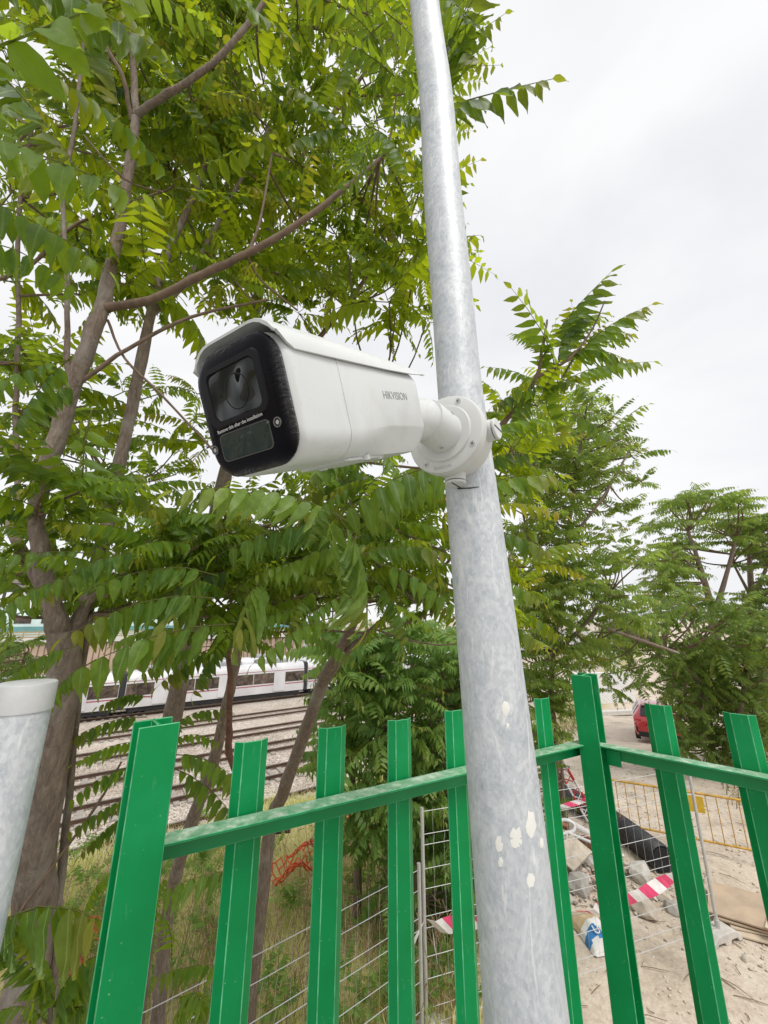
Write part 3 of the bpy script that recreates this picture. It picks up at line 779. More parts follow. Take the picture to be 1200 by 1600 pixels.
t2 = empty('teal_train', M=frame(62, -46, 1.6)); tag(t2, 'pale teal and white train standing above the buff wall', 'train')
for i in range(4):
    x0, x1 = i * 18 + 0.2, i * 18 + 17.8; xc = i * 18 + 9
    b = MB(); sec = lambda x: [(x, 0, 0.5), (x, -0.05, 2.9), (x, 0.2, 3.5), (x, 0.7, 3.8), (x, 2.1, 3.8), (x, 2.6, 3.5), (x, 2.85, 2.9), (x, 2.8, 0.5)]
    b.loft([sec(x0), sec(x1)]); body = in_root(t2, b, 'car_body', tr_mint, smooth=40)
    w = MB(); w.box((xc, -0.03, 1.35), (17.4, 0.06, 0.65)); w.build('teal_band', tr_teal).parent = body
    for k in range(7):
        w = MB(); w.box((x0 + 1.6 + k * 2.4, -0.05, 2.4), (1.5, 0.06, 0.75)); w.build('window', MAT['trwin']).parent = body
rl = empty('platform_railing', M=frame(59.2, -40, 1.9)); tag(rl, 'ochre platform railing of short slats in front of the teal train', 'railing')
och = plain('ochre_paint', (0.40, 0.28, 0.13), 0.7)
for k in range(70):
    b = MB()
    for q in range(3): b.box((k * 1.3 + 0.65, 0, 0.25 + q * 0.28), (1.2, 0.06, 0.12))
    b.box((k * 1.3, 0, 0.5), (0.08, 0.08, 1.0)); in_root(rl, b, 'railing_panel', och)

cp = empty('platform_canopy', M=frame(64, -60, 1.9)); tag(cp, 'long grey brown platform canopy on slim columns beyond the trains', 'canopy')
cgrey = plain('canopy_grey', (0.27, 0.24, 0.22), 0.8, 0, 0.15, 0.4)
b = MB(); b.box((60, 5, 6.1), (120, 12, 0.5)); b.box((60, -1.0, 7.0), (120, 0.3, 1.3)); b.box((60, -1.1, 6.0), (120, 0.2, 0.25)); in_root(cp, b, 'roof_deck', cgrey)
b = MB(); b.box((60, 3, 8.4), (120, 7, 0.5)); in_root(cp, b, 'upper_roof', plain('canopy_white', (0.6, 0.6, 0.6), 0.7))
for k in range(16):
    b = MB(); b.tube([(4 + k * 7.5, 2, 0), (4 + k * 7.5, 2, 6)], 0.16, 8); in_root(cp, b, 'column', cgrey)
b = MB()
for k in range(40): b.box((1.5 + 3 * k, 3, 7.55), (0.12, 6.5, 1.2))
tag(in_root(cp, b, 'clerestory_post', cgrey), kind='stuff')

# overhead line mast of white lattice, seen between the trees
def lattice_mast(p, h, label):
    root = empty('lattice_mast', p); tag(root, label, 'mast')
    wm = plain('mast_white', (0.62, 0.62, 0.62), 0.6)
    b = MB()
    for sx in (-.22, .22):
        for sy in (-.22, .22): b.box((sx, sy, h / 2), (0.07, 0.07, h))
    b.build('leg', wm, root)
    b = MB(); k = 0; z = 0.3
    while z < h - 0.6:
        s = 1 if k % 2 else -1
        for sy in (-.22, .22): b.tube([(-.22 * s, sy, z), (.22 * s, sy, z + 0.55)], 0.025, 4)
        for sx in (-.22, .22): b.tube([(sx, -.22 * s, z), (sx, .22 * s, z + 0.55)], 0.025, 4)
        z += 0.55; k += 1
    b.build('lacing', wm, root)
    b = MB(); b.tube([(0, 0, h - 0.4), (-3.2, 1.0, h - 0.2)], 0.05, 6); b.build('arm', wm, root)
p = P(962, 1050, 33); lattice_mast((p.x, p.y, TRK), 10.5, 'white lattice mast of the overhead line seen between the trees')
p = P(478, 1000, 52); lattice_mast((p.x, p.y, TRK), 9.5, 'white lattice mast beside the platform canopy beyond the trains')

# ================================================================== NEAR OBJECTS
def V3(a): return Vector(a)
# ---- galvanised lamp post (leans a little, swells towards its foot)
prof = [(-260, 636, 41), (0, 662.5, 45), (150, 681, 52), (300, 691, 59), (450, 705, 64), (600, 717.5, 69), (780, 737.5, 81), (1040, 766, 98), (1300, 793, 115), (1599, 822, 132), (2100, 868, 166)]
ax = []
for y, cx, w in prof:
    fh = CT - (800 - y) / 600 * ST; s = 0.66 / fh
    ax.append((P(cx, y, s), w * s / 1200 * 0.985))
foot = ax[-1][0] + (ax[-1][0] - ax[-2][0]).normalized() * ((ax[-1][0].z - 2.1) / max(0.2, (ax[-2][0] - ax[-1][0]).normalized().z))
top = ax[0][0] + (ax[0][0] - ax[1][0]).normalized() * 2.2
ax = [(top, 0.036)] + ax + [(foot, 0.112)]
lp = empty('lamp_post', foot); tag(lp, 'tall galvanised steel pole carrying the white camera, splashed with white paint spots', 'pole')
sm = smoothpath([tuple(p) + (r,) for p, r in ax], 4)
b = MB(); b.tube(rel(lp, [V3(q[:3]) for q in sm]), [float(q[3]) for q in sm], 48)
b.build('pole_shaft', MAT['galv'], lp, smooth=50)
def post_hit(px, py):                      # where a sight line meets the shaft's surface
    d = Vector(ray(px, py)); best = None
    for q in sm:
        pass
    s = 0.35
    while s < 1.2:
        w = d * s + Vector((0, 0, CZ))
        i = min(range(len(sm) - 1), key=lambda j: abs((sm[j][2] + sm[j + 1][2]) / 2 - w.z))
        a = V3(sm[i][:3]); c = V3(sm[i + 1][:3]); ab = c - a; t = (w - a).dot(ab) / ab.dot(ab)
        q = a + ab * t; r = lerp(float(sm[i][3]), float(sm[i + 1][3]), min(1, max(0, t)))
        if (w - q).length < r: return w, (w - q).normalized()
        s += 0.0008
    return None, None
for cx, cy, rx, ry in ((790, 1107, 6, 11), (806, 1310, 10, 15), (780, 1319, 6, 12), (829, 1290, 8, 19), (782, 1347, 4, 7), (829, 1376, 6, 11), (793, 1134, 2.5, 4), (846, 1318, 3, 8)):
    n = 16; ring = []; ring2 = []; ok = True
    for k in range(n):
        a = 2 * math.pi * k / n; j = random.uniform(0.86, 1.12) * (1.25 if math.sin(a) < -0.8 and k % 2 else 1)
        w, nn = post_hit(cx + rx * j * math.cos(a), cy + ry * j * math.sin(a))
        if w is None: ok = False; break
        ring.append(w + nn * 0.0006); ring2.append(w - nn * 0.002)
    w, nn = post_hit(cx, cy)
    if not ok or w is None: continue
    b = MB(); pts = rel(lp, [w + nn * 0.0014] + ring + ring2)
    b.add(pts, [(0, 1 + k, 1 + (k + 1) % n) for k in range(n)] + [(1 + k, 1 + n + k, 1 + n + (k + 1) % n, 1 + (k + 1) % n) for k in range(n)])
    b.build('paint_spot', MAT['white_paint'], lp, smooth=40)

# ---- capped galvanised post at the left edge
cpp = empty('capped_post', (0, 0, 0))
pc = Vector((-0.512, 0.598, 0)); cpp.location = (pc.x, pc.y, 2.1)
tag(cpp, 'short galvanised tube post with flat cap in front of the tree trunk', 'post')
b = MB(); b.tube([(0, 0, 0), (0, 0, 1.885)], 0.0330, 40); b.build('post_tube', MAT['galv'], cpp, smooth=40)
b = MB()
cs = [(1.876, 0.0338), (1.876, 0.0346), (1.909, 0.0346), (1.9122, 0.0338), (1.9132, 0.032), (1.9135, 0.001)]
b.loft([[(r * math.cos(2 * math.pi * k / 40), r * math.sin(2 * math.pi * k / 40), z) for k in range(40)] for z, r in cs])
b.build('post_cap', plain('zinc_cap', (0.56, 0.57, 0.57), 0.5, 0.3, 0.08, 30, 0.15, 80), cpp, smooth=40)

# ---- green palisade fence
fence = empty('palisade_fence', (CORNER.x, CORNER.y, 2.1))
tag(fence, 'bright green steel palisade fence with angle rails and folded pales', 'fence')
ZT, ZR = CZ - 0.25 - 2.1, CZ - 0.385 - 2.1
def pale_mesh(h):
    t = 0.003
    pr = [(-0.035, 0.013), (-0.0185, 0.0), (0.0185, 0.0), (0.035, 0.013)]
    pts = [(x, y) for x, y in pr] + [(x, y + t) for x, y in reversed(pr)]
    b = MB(); b.loft([[(x, y, 0.04) for x, y in pts], [(x, y, h) for x, y in pts]])
    return b
def orient(d, flip=1):      # x along the fence, y away from the path
    n = Vector((-d.y, d.x, 0)) * flip
    return Matrix((d, n, Vector((0, 0, 1)))).transposed().to_4x4()
ML = orient(FL_D); MR = orient(FR_D, 1)
pm = None
def put_pale(M, p, h, dh=0.0):
    global pm
    if pm is None:
        o = pale_mesh(h).build('pale', [MAT['green'], MAT['green_edge']], fence, bevel=0.0012); o.modifiers[0].material = 1; pm = o.data
    else:
        o = bpy.data.objects.new('pale', pm); COL.objects.link(o); o.parent = fence
        bv = o.modifiers.new('bevel', 'BEVEL'); bv.width = 0.0012; bv.segments = 2; bv.limit_method = 'ANGLE'; bv.angle_limit = math.radians(35); bv.material = 1
    m = M.copy(); m.translation = Vector((p.x - CORNER.x, p.y - CORNER.y, dh)); o.matrix_local = m
NL = Vector((-FL_D.y, FL_D.x, 0)); NR = Vector((-FR_D.y, FR_D.x, 0))
for t in (0.028, 0.215, 0.402, 0.585, 0.765, 0.945):
    put_pale(ML, FL_P + FL_D * (t + 0.003) + NL * 0.004, ZT, random.uniform(-.003, .003))
for t in (0.222, 0.410, 0.598, 0.786, 0.974, 1.162, 1.350):
    put_pale(MR, CORNER + FR_D * t + NR * 0.008, ZT - 0.01, random.uniform(-.003, .003))
def rail(M, a, ln, z):
    b = MB(); w, t = 0.043, 0.0045
    pr = [(0, 0), (-w, 0), (-w, -t), (-t, -t), (-t, -w), (0, -w)]
    b.loft([[(0, y, zz) for y, zz in pr], [(ln, y, zz) for y, zz in pr]])
    o = b.build('rail', [MAT['green_dirty'], MAT['green_edge']], fence, bevel=0.001); o.modifiers[0].material = 1; m = M.copy(); m.translation = Vector((a.x - CORNER.x, a.y - CORNER.y, z)); o.matrix_local = m
for z in (ZR, 0.35):
    rail(ML, FL_P + FL_D * -0.165 + NL * -0.0005, 1.285, z); rail(MR, CORNER + FR_D * 0.02 + NR * 0.0035, 1.6, z)
# cleats bolting the rail ends
def cleat(M, a, z):
    b = MB(); b.box((0, -0.052, -0.036), (0.040, 0.005, 0.044))
    o = b.build('cleat', MAT['green'], fence, bevel=0.001); m = M.copy(); m.translation = Vector((a.x - CORNER.x, a.y - CORNER.y, z)); o.matrix_local = m
cleat(MR, CORNER + FR_D * 0.085 + NR * 0.045, ZR)
def post(M, p, h, wf, dep):
    t = 0.005; w = wf / 2
    pr = [(-w, 0), (w, 0), (w, t), (t / 2, t), (t / 2, dep - t), (w, dep - t), (w, dep), (-w, dep), (-w, dep - t), (-t / 2, dep - t), (-t / 2, t), (-w, t)]
    b = MB(); b.loft([[(x, y, 0) for x, y in pr], [(x, y, h) for x, y in pr]])
    o = b.build('post', [MAT['green'], MAT['green_edge']], fence, bevel=0.0012); o.modifiers[0].material = 1; m = M.copy(); m.translation = Vector((p.x - CORNER.x, p.y - CORNER.y, 0)); o.matrix_local = m
    return o
q = P(251, 1130, 0.672)
post(ML @ Matrix.Rotation(math.radians(12), 4, 'Z'), q, CZ - 0.178 - 2.1, 0.064, 0.058)
q = P(907, 1057, 1.262)
MC = Matrix.Rotation(math.radians(-8), 4, 'Z')
post(MR, q, CZ - 0.178 - 2.1, 0.062, 0.075)

# ---- junction box
BOX_N = Vector((-math.sin(math.radians(37)), -math.cos(math.radians(37)), 0))   # the way its lid faces
BOX_H = Vector((math.cos(math.radians(37)), -math.sin(math.radians(37)), 0))
bc = P(693, 678, 0.64)
MBX = Matrix((BOX_H, Vector((0, 0, 1)), BOX_N)).transposed().to_4x4(); MBX.translation = bc   # local z = out of the lid
jb = empty('junction_box', M=MBX); tag(jb, 'round white junction box with slotted plugs strapped to the galvanised pole', 'junction box')
def lathe(b, prof_, n=64, c=(0, 0)):
    b.loft([[(c[0] + r * math.cos(2 * math.pi * k / n), c[1] + r * math.sin(2 * math.pi * k / n), z) for k in range(n)] for z, r in prof_])
WH = MAT['cable_box']
b = MB(); lathe(b, [(-0.058, 0.060), (-0.056, 0.0625), (-0.0215, 0.0645), (-0.0195, 0.064)]); b.build('box_body', WH, jb, smooth=40)
b = MB(); lathe(b, [(-0.0185, 0.067), (-0.0175, 0.0685), (-0.004, 0.0688), (-0.001, 0.0675), (0.0, 0.0655), (0.0, 0.0505), (0.0002, 0.048)]); b.build('lid', WH, jb, smooth=35)
b = MB(); lathe(b, [(-0.0195, 0.0635), (-0.0185, 0.0635)]); b.build('seal', MAT['seal'], jb)
b = MB(); lathe(b, [(0.0, 0.0495), (0.0025, 0.0490), (0.0034, 0.0478), (0.0036, 0.036), (0.0032, 0.0345)]); b.build('lid_step', WH, jb, smooth=30)
for a in (60, -32, -127, 150):
    x, y = 0.0590 * math.cos(math.radians(a)), 0.0590 * math.sin(math.radians(a))
    b = MB(); lathe(b, [(0.0001, 0.0046), (0.0005, 0.0052), (0.0010, 0.0050), (0.0010, 0.0040), (0.0003, 0.0036)], 24, (x, y)); s = b.build('screw_boss', WH, jb, smooth=30)
    b = MB(); lathe(b, [(0.0002, 0.0036), (0.0009, 0.0034), (0.0014, 0.0022)], 20, (x, y)); b.build('screw', MAT['screw'], jb, smooth=30)
    b = MB(); lathe(b, [(0.0012, 0.0014), (0.0017, 0.0013)], 6, (x, y)); b.build('screw_socket', MAT['seal'], s)
def plug(dirx, label=None):
    M = MBX.copy()
    o = empty('plug')
    d = Vector(dirx)
    m = d.to_track_quat('Z', 'Y').to_matrix().to_4x4(); m.translation = Vector((0, 0, -0.036)) + d * 0.0645
    b = MB(); lathe(b, [(-0.012, 0.0185), (0.0, 0.0178), (0.0085, 0.0172), (0.009, 0.0165)], 40); c = b.build('plug_collar', WH, jb, smooth=40); c.matrix_local = m
    b = MB(); lathe(b, [(0.0088, 0.0150), (0.0108, 0.0150)], 40); s = b.build('plug_seal', MAT['seal'], c)
    b = MB()
    n = 40
    lathe(b, [(0.0106, 0.0170), (0.0112, 0.0176), (0.0140, 0.0176), (0.0152, 0.0162)], n); s = b.build('plug_head', WH, c, smooth=40)
    b = MB(); b.box((0, 0, 0.01535), (0.0024, 0.031, 0.0006)); g = b.build('plug_slot', MAT['seal'], c)
    bpy.data.objects.remove(o)
    return c
c = plug((1, 0, 0)); 
plug((0, -1, 0))
def text_mesh(name, body, size, M, mtl, parent, extr=0.0002, sx=1.0, spacing=1.0):
    cu = bpy.data.curves.new(name, 'FONT'); cu.body = body; cu.size = size; cu.extrude = extr; cu.space_character = spacing
    cu.align_x = 'CENTER'; cu.align_y = 'CENTER'
    tmp = bpy.data.objects.new(name + '_tmp', cu); COL.objects.link(tmp)
    bpy.context.view_layer.update()
    me = bpy.data.meshes.new_from_object(tmp.evaluated_get(bpy.context.evaluated_depsgraph_get()))
    bpy.data.objects.remove(tmp)
    me.transform(Matrix.Diagonal((sx, 1, 1, 1))); me.materials.clear(); me.materials.append(mtl)
    o = bpy.data.objects.new(name, me); COL.objects.link(o); o.parent = parent; o.matrix_local = M
    return o
M = Matrix.Translation((-0.004, -0.0580, 0.0001)) @ Matrix.Rotation(math.radians(0), 4, 'Z')
text_mesh('raised_lettering', 'Bottom', 0.0098, M, plain('box_white_edge', (0.56, 0.56, 0.54), 0.5), jb, 0.0006, 0.95, 1.15)

# ---- the camera on its bracket
C0 = Vector((-0.1183, 0.2919, 0.1730 + CZ)); 
RB, BB, UB = Vector((0.8507, -0.5256, -0.0069)).normalized(), Vector((0.4828, 0.7760, 0.4058)).normalized(), None
RB = (RB - BB * RB.dot(BB)).normalized(); UB = RB.cross(BB)
MCAM = Matrix((RB, BB, UB)).transposed().to_4x4(); MCAM.translation = C0      # local x across, y rearwards, z up
sc_root = empty('security_camera', M=MCAM)
tag(sc_root, 'white bullet security camera with black front on a short bracket arm', 'security camera')
HW, HH = 0.0522, 0.0556
def rsec(y, w, h, r, ch=0.0, cx=0.0, cz=0.0, n=9):
    out = []
    for (sx, sz, a0) in ((1, 1, 0), (-1, 1, 90), (-1, -1, 180), (1, -1, 270)):
        for k in range(n):
            t = k / (n - 1); a = math.radians(a0 + 90 * t)
            x = sx * (w - r) + r * math.cos(a); z = sz * (h - r) + r * math.sin(a)
            if sz < 0 and ch > 0:
                e = [(sx * w, -h + 0.031), (sx * (w - 0.017), -h)]
                if sx < 0: p0, p1 = e[0], e[1]
                else: p0, p1 = e[1], e[0]
                # straight chamfer with slightly eased ends
                tt = min(1, max(0, (t - 0.06) / 0.88))
                xl, zl = lerp(p0[0], p1[0], tt), lerp(p0[1], p1[1], tt)
                x, z = lerp(x, xl, ch), lerp(z, zl, ch)
            out.append((x + cx, y, z + cz))
    return out
R0 = 0.027
b = MB()
b.loft([rsec(0.004, HW - .003, HH - .003, R0), rsec(0.008, HW - .0004, HH - .0004, R0), rsec(0.012, HW, HH, R0), rsec(0.0742, HW, HH, R0), rsec(0.0746, HW - .0006, HH - .0006, R0)])
b.build('front_housing', MAT['white'], sc_root, smooth=40)
b = MB(); b.loft([rsec(0.0735, HW - .002, HH - .002, R0), rsec(0.0765, HW - .002, HH - .002, R0)]); b.build('seam_gasket', MAT['seal'], sc_root)
b = MB()
secs = [rsec(0.0752, HW - .0006, HH - .0006, R0), rsec(0.0757, HW, HH, R0)]
for y, c in ((0.095, 0.0), (0.115, 0.25), (0.14, 0.75), (0.16, 1.0), (0.225, 1.0), (0.244, 0.9), (0.252, 0.8)): secs.append(rsec(y, HW, HH, R0, c))
for y, d in ((0.258, 0.0012), (0.263, 0.0045), (0.2665, 0.011), (0.268, 0.019)): secs.append(rsec(y, HW - d, HH - d, R0 - d * 0.6, 0.7))
b.loft(secs); b.build('rear_housing', MAT['white'], sc_root, smooth=32)
# black front with its film
b = MB()
b.loft([rsec(0.0040, HW - .0040, HH - .0040, R0), rsec(0.0024, HW - .0014, HH - .0014, R0), rsec(-0.0002, HW - .0012, HH - .0012, R0), rsec(-0.0032, HW - .0034, HH - .0034, R0 - .002), rsec(-0.0048, HW - .0075, HH - .0075, R0 - .004), rsec(-0.0052, HW - .013, HH - .013, R0 - .007)], capb=True)
fp = b.build('front_plate', MAT['film'], sc_root, smooth=60)
b = MB()
lc = dict(cx=-0.0025, cz=0.0155)
ring = [(-0.0053, .0370, .0258, .0090), (-0.0066, .0360, .0248, .0085), (-0.0066, .0300, .0208, .0062), (-0.0050, .0288, .0198, .0058)]
b.loft([rsec(y, w, h, r, **lc) for y, w, h, r in ring], capa=False, capb=False); b.build('lens_frame', MAT['bezel'], sc_root, smooth=35)
b = MB(); b.loft([rsec(-0.0052, .0290, .0200, .0058, **lc), rsec(-0.0055, .0289, .0199, .0058, **lc)]); lg = b.build('lens_window', MAT['glass'], sc_root, smooth=40)
b = MB(); n = 40
b.loft([[(lc['cx'] + 0.003 + q * math.cos(2 * math.pi * k / n), y, lc['cz'] - 0.001 + q * math.sin(2 * math.pi * k / n)) for k in range(n)] for y, q in ((-0.0054, 0.0150), (-0.00575, 0.0147), (-0.00575, 0.0142), (-0.0054, 0.0140))], capa=False, capb=False)
b.build('lens_ring', MAT['bezel'], lg, smooth=50)
b = MB(); b.loft([rsec(-0.0050, .0305, .0112, .0045, cx=-0.003, cz=-0.0275), rsec(-0.0060, .0300, .0107, .0045, cx=-0.003, cz=-0.0275)]); b.build('lamp_window', MAT['ir'], sc_root, smooth=40)
b = MB(); b.loft([rsec(-0.0052, .0315, .0122, .0050, cx=-0.003, cz=-0.0275), rsec(-0.0057, .0313, .0120, .0050, cx=-0.003, cz=-0.0275), rsec(-0.0057, .0303, .0110, .0045, cx=-0.003, cz=-0.0275)], capa=False, capb=False); b.build('lamp_window_rim', plain('rim_grey', (0.05, 0.055, 0.05), 0.3), sc_root)
for x, z in ((0.0372, -0.0210), (-0.0438, -0.0262)):
    b = MB(); n = 24
    b.loft([[(x + q * math.cos(2 * math.pi * k / n), y, z + q * math.sin(2 * math.pi * k / n)) for k in range(n)] for y, q in ((-0.0050, 0.0043), (-0.0060, 0.0041), (-0.0060, 0.0032), (-0.0052, 0.0029))], capa=False, capb=False)
    s = b.build('screw_ring', plain('ring_grey', (0.16, 0.16, 0.16), 0.35, 0.5), sc_root, smooth=40)
    b = MB(); b.tube([(x, -0.0050, z), (x, -0.0056, z)], 0.0020, 6); b.build('screw_head', MAT['screw'], s)
MF = Matrix((Vector((1, 0, 0)), Vector((0, 0, 1)), Vector((0, -1, 0)))).transposed().to_4x4()
M = MF.copy(); M.translation = Vector((-0.0048, -0.0064, -0.0118)); text_mesh('film_text', 'Remove this after the installation', 0.0044, M @ Matrix.Rotation(math.radians(2.0), 4, 'Z'), MAT['film_text'], sc_root, 0.00005, 0.95, 1.03)
MS = Matrix((Vector((0, 1, 0)), Vector((0, 0, 1)), Vector((1, 0, 0)))).transposed().to_4x4()
M = MS.copy(); M.translation = Vector((HW + 0.0001, 0.186, 0.0098)); text_mesh('logo', 'HIKVISION', 0.0130, M @ Matrix.Rotation(math.radians(2.2), 4, 'Z'), MAT['logo'], sc_root, 0.00015, 1.03, 1.0)
# sunshield: a bent sheet over the housing
def shield_sec(y, zb, top, hw, r, n=7):
    p = [(hw, zb)]
    for k in range(n): a = math.radians(90 * k / (n - 1)); p.append((hw - r + r * math.cos(a), top - r + r * math.sin(a)))
    for k in range(n): a = math.radians(90 + 90 * k / (n - 1)); p.append((-hw + r + r * math.cos(a), top - r + r * math.sin(a)))
    p.append((-hw, zb)); return [(x, y, z) for x, z in p]
SH = [(-0.0010, 0.0475, .0636), (0.0000, 0.0465, .0641), (0.003, 0.0440, .0646), (0.008, 0.0392, .0646), (0.016, 0.0352, .0646), (0.06, 0.0358, .0645), (0.12, 0.0375, .0642), (0.18, 0.0395, .0637), (0.24, 0.0425, .0630), (0.262, 0.0445, .0626), (0.278, 0.0465, .0618), (0.290, 0.0470, .0604)]
outer = [shield_sec(y, min(zb, t - 0.0115), t, HW + (0.0026 if y > 0.02 else 0.0016), 0.0275) for y, zb, t in SH]
outer = [[(x, y, max(z, q[0][2])) for x, y, z in q] for q in outer]
inner = [[(x * (1 - 0.0022 / HW), y, z - (0.0022 if z > 0.05 else 0.0)) for x, y, z in q] for q in outer]
m = len(outer[0]); ns = len(outer); b = MB()
vs = [p for q in outer for p in q] + [p for q in inner for p in q]; off = m * ns; fs = []
for i in range(ns - 1):
    for k in range(m - 1):
        fs.append((i * m + k, i * m + k + 1, (i + 1) * m + k + 1, (i + 1) * m + k)); fs.append((off + i * m + k, off + (i + 1) * m + k, off + (i + 1) * m + k + 1, off + i * m + k + 1))
    for k in (0, m - 1): fs.append((i * m + k, (i + 1) * m + k, off + (i + 1) * m + k, off + i * m + k))
for i in (0, ns - 1):
    for k in range(m - 1): fs.append((i * m + k, i * m + k + 1, off + i * m + k + 1, off + i * m + k))
b.add(vs, fs); b.build('sunshield', MAT['white'], sc_root, smooth=45)
# cover plate and screws beneath
b = MB(); b.loft([rsec(0.085, 0.030, 0.0012, 0.0011, cz=-HH - .0008), rsec(0.088, 0.033, 0.0016, 0.0014, cz=-HH - .0008), rsec(0.165, 0.031, 0.0016, 0.0014, cz=-HH - .0008), rsec(0.17, 0.027, 0.0012, 0.0011, cz=-HH - .0008)]); b.build('service_cover', MAT['white'], sc_root, smooth=40)
for x, y in ((0.032, 0.122), (0.026, 0.160), (-0.028, 0.122)):
    b = MB(); b.tube([(x, y, -HH + .002), (x, y, -HH - .0036)], 0.0050, 16); s = b.build('screw_boss', MAT['white'], sc_root, smooth=40)
    b = MB(); b.tube([(x, y, -HH - .003), (x, y, -HH - .0042)], 0.0026, 12); b.build('screw', MAT['screw'], s)
# bracket arm and joint (modelled in the world, brought into the camera's frame)
inv = MCAM.inverted()
pv = bc + BOX_N * 0.060
def inl(ps): return [inv @ Vector(p) for p in ps]
b = MB(); b.tube(inl([bc + BOX_N * 0.0032, bc + BOX_N * 0.010, bc + BOX_N * 0.048, bc + BOX_N * 0.062]), [0.0345, 0.0340, 0.0330, 0.0320], 40)
b.build('bracket_arm', MAT['white'], sc_root, smooth=45)
b = MB(); n = 24
rear_c = MCAM @ Vector((0.002, 0.250, -0.004))
b.tube(inl([pv + (pv - rear_c).normalized() * 0.016, pv, lerp(pv, rear_c, 0.5), rear_c]), [0.022, 0.0315, 0.0318, 0.030], 40); b.build('bracket_joint', MAT['white'], sc_root, smooth=60)
sd = (BOX_N.cross(Vector((0, 0, 1))) * -1).normalized()
for ang, off_ in ((-38, 0.022), (205, 0.020)):
    r_ = (BOX_H * math.cos(math.radians(ang + 75)) + Vector((0, 0, 1)) * math.sin(math.radians(ang + 75)))
    p_ = bc + BOX_N * off_ + r_ * 0.0338
    b = MB(); b.tube(inl([p_ - r_ * 0.002, p_ + r_ * 0.0009]), 0.0052, 20); s = b.build('arm_screw_recess', WH, sc_root, smooth=40)
    b = MB(); b.tube(inl([p_ - r_ * 0.002, p_ + r_ * 0.0014]), 0.0030, 6); b.build('arm_screw', MAT['screw'], s)
# short dark lead behind the lower plug
ct = MB(); p0 = P(712, 762, 0.655); 
w0, n0_ = post_hit(716, 764); w1, n1_ = post_hit(735, 763); w2, n2_ = post_hit(748, 761)
if w0 is not None and w1 is not None and w2 is not None:
    ct.tube([w0 + n0_ * 0.002, w1 + n1_ * 0.002, w2 + n2_ * 0.0012], [0.0012, 0.0010, 0.0006], 6)
    o = ct.build('cable', MAT['seal']); tag(o, 'short thin dark cable lying on the pole under the junction box', 'cable')

# ================================================================== YARD OBJECTS BEYOND THE FENCE
wire_m = plain('galvanised_wire', (0.55, 0.56, 0.56), 0.5, 0.4, 0.1, 5)
tube_m = plain('galvanised_tube', (0.56, 0.56, 0.55), 0.5, 0.4, 0.1, 8)
wire_cache = {}
def wire_panel(a, c, label, h=2.02):
    a = Vector(a); c = Vector(c); d = c - a; ln = d.length; ang = math.atan2(d.y, d.x)
    M = Matrix.Rotation(ang, 4, 'Z'); M.translation = a
    root = empty('mesh_fence_panel', M=M); tag(root, label, 'fence panel', 'temporary mesh fence panels in the yard')
    for x in (0.0, ln):
        b = MB(); b.tube([(x, 0, 0.03), (x, 0, h)], 0.021, 12); b.build('post', tube_m, root, smooth=50)
    for z in [q for q in (0.14, 0.27, 0.50, 0.68, 0.92, 1.02, 1.26, 1.44, 1.66, 1.76, 1.98) if q < h]:
        b = MB(); b.tube([(0.0, 0, z), (ln * 0.5, 0.0, z - 0.01), (ln, 0, z)], 0.0036, 5); b.build('wire', wire_m, root)
    k = int(ln / 0.13)
    for i in range(1, k):
        x = ln * i / k
        b = MB(); b.tube([(x, 0, 0.1), (x, 0, 0.92), (x + 0.02, 0.012, 0.97), (x, 0, 1.02), (x, 0, h - 0.34), (x + 0.02, 0.012, h - 0.29), (x, 0, h - 0.24), (x, 0, h - 0.02)], 0.0018, 4); b.build('wire', wire_m, root)
    return root
PA = Vector((0.43, 5.12, 0)); PB = Vector((4.45, 6.42, 0)); PL_ = Vector((-2.27, 3.05, 0)); PC_ = Vector((7.6, 7.6, 0))
for q in (PA, PB, PL_, PC_): q.z = TZ(q.x, q.y)
wire_panel(PA, PB, 'wire mesh fence panel across the rubble with barrier tape tied to its post')
wire_panel(PL_, PA + Vector((-0.05, -0.04, 0)), 'wire mesh fence panel standing in the tall dry grass', 1.50)
foot_m = plain('cast_concrete', (0.52, 0.49, 0.45), 0.95, 0, 0.2, 6, 0.3, 60)
for q, a, lab in ((PA, 25, 'concrete block foot under the mesh panel post in the weeds'), (PB, 20, 'pale concrete fence foot on sandy ground beside the boards')):
    root = empty('fence_foot', (q.x, q.y, q.z)); root.rotation_euler = (0, 0, math.radians(a)); tag(root, lab, 'fence foot', 'block feet of the mesh panels')
    b = MB()
    pr = [(-.29, 0), (-.22, 0), (-.19, .045), (-.07, .045), (-.04, 0), (.04, 0), (.07, .045), (.19, .045), (.22, 0), (.29, 0), (.27, .07), (.16, .13), (-.16, .13), (-.27, .07)]
    b.loft([[(x, -.11, z) for x, z in pr], [(x, .11, z) for x, z in pr]]); b.build('block', foot_m, root, bevel=0.012)
    b = MB(); b.tube([(0, 0, .13), (0, 0, .22)], 0.03, 12); b.build('socket', tube_m, root)

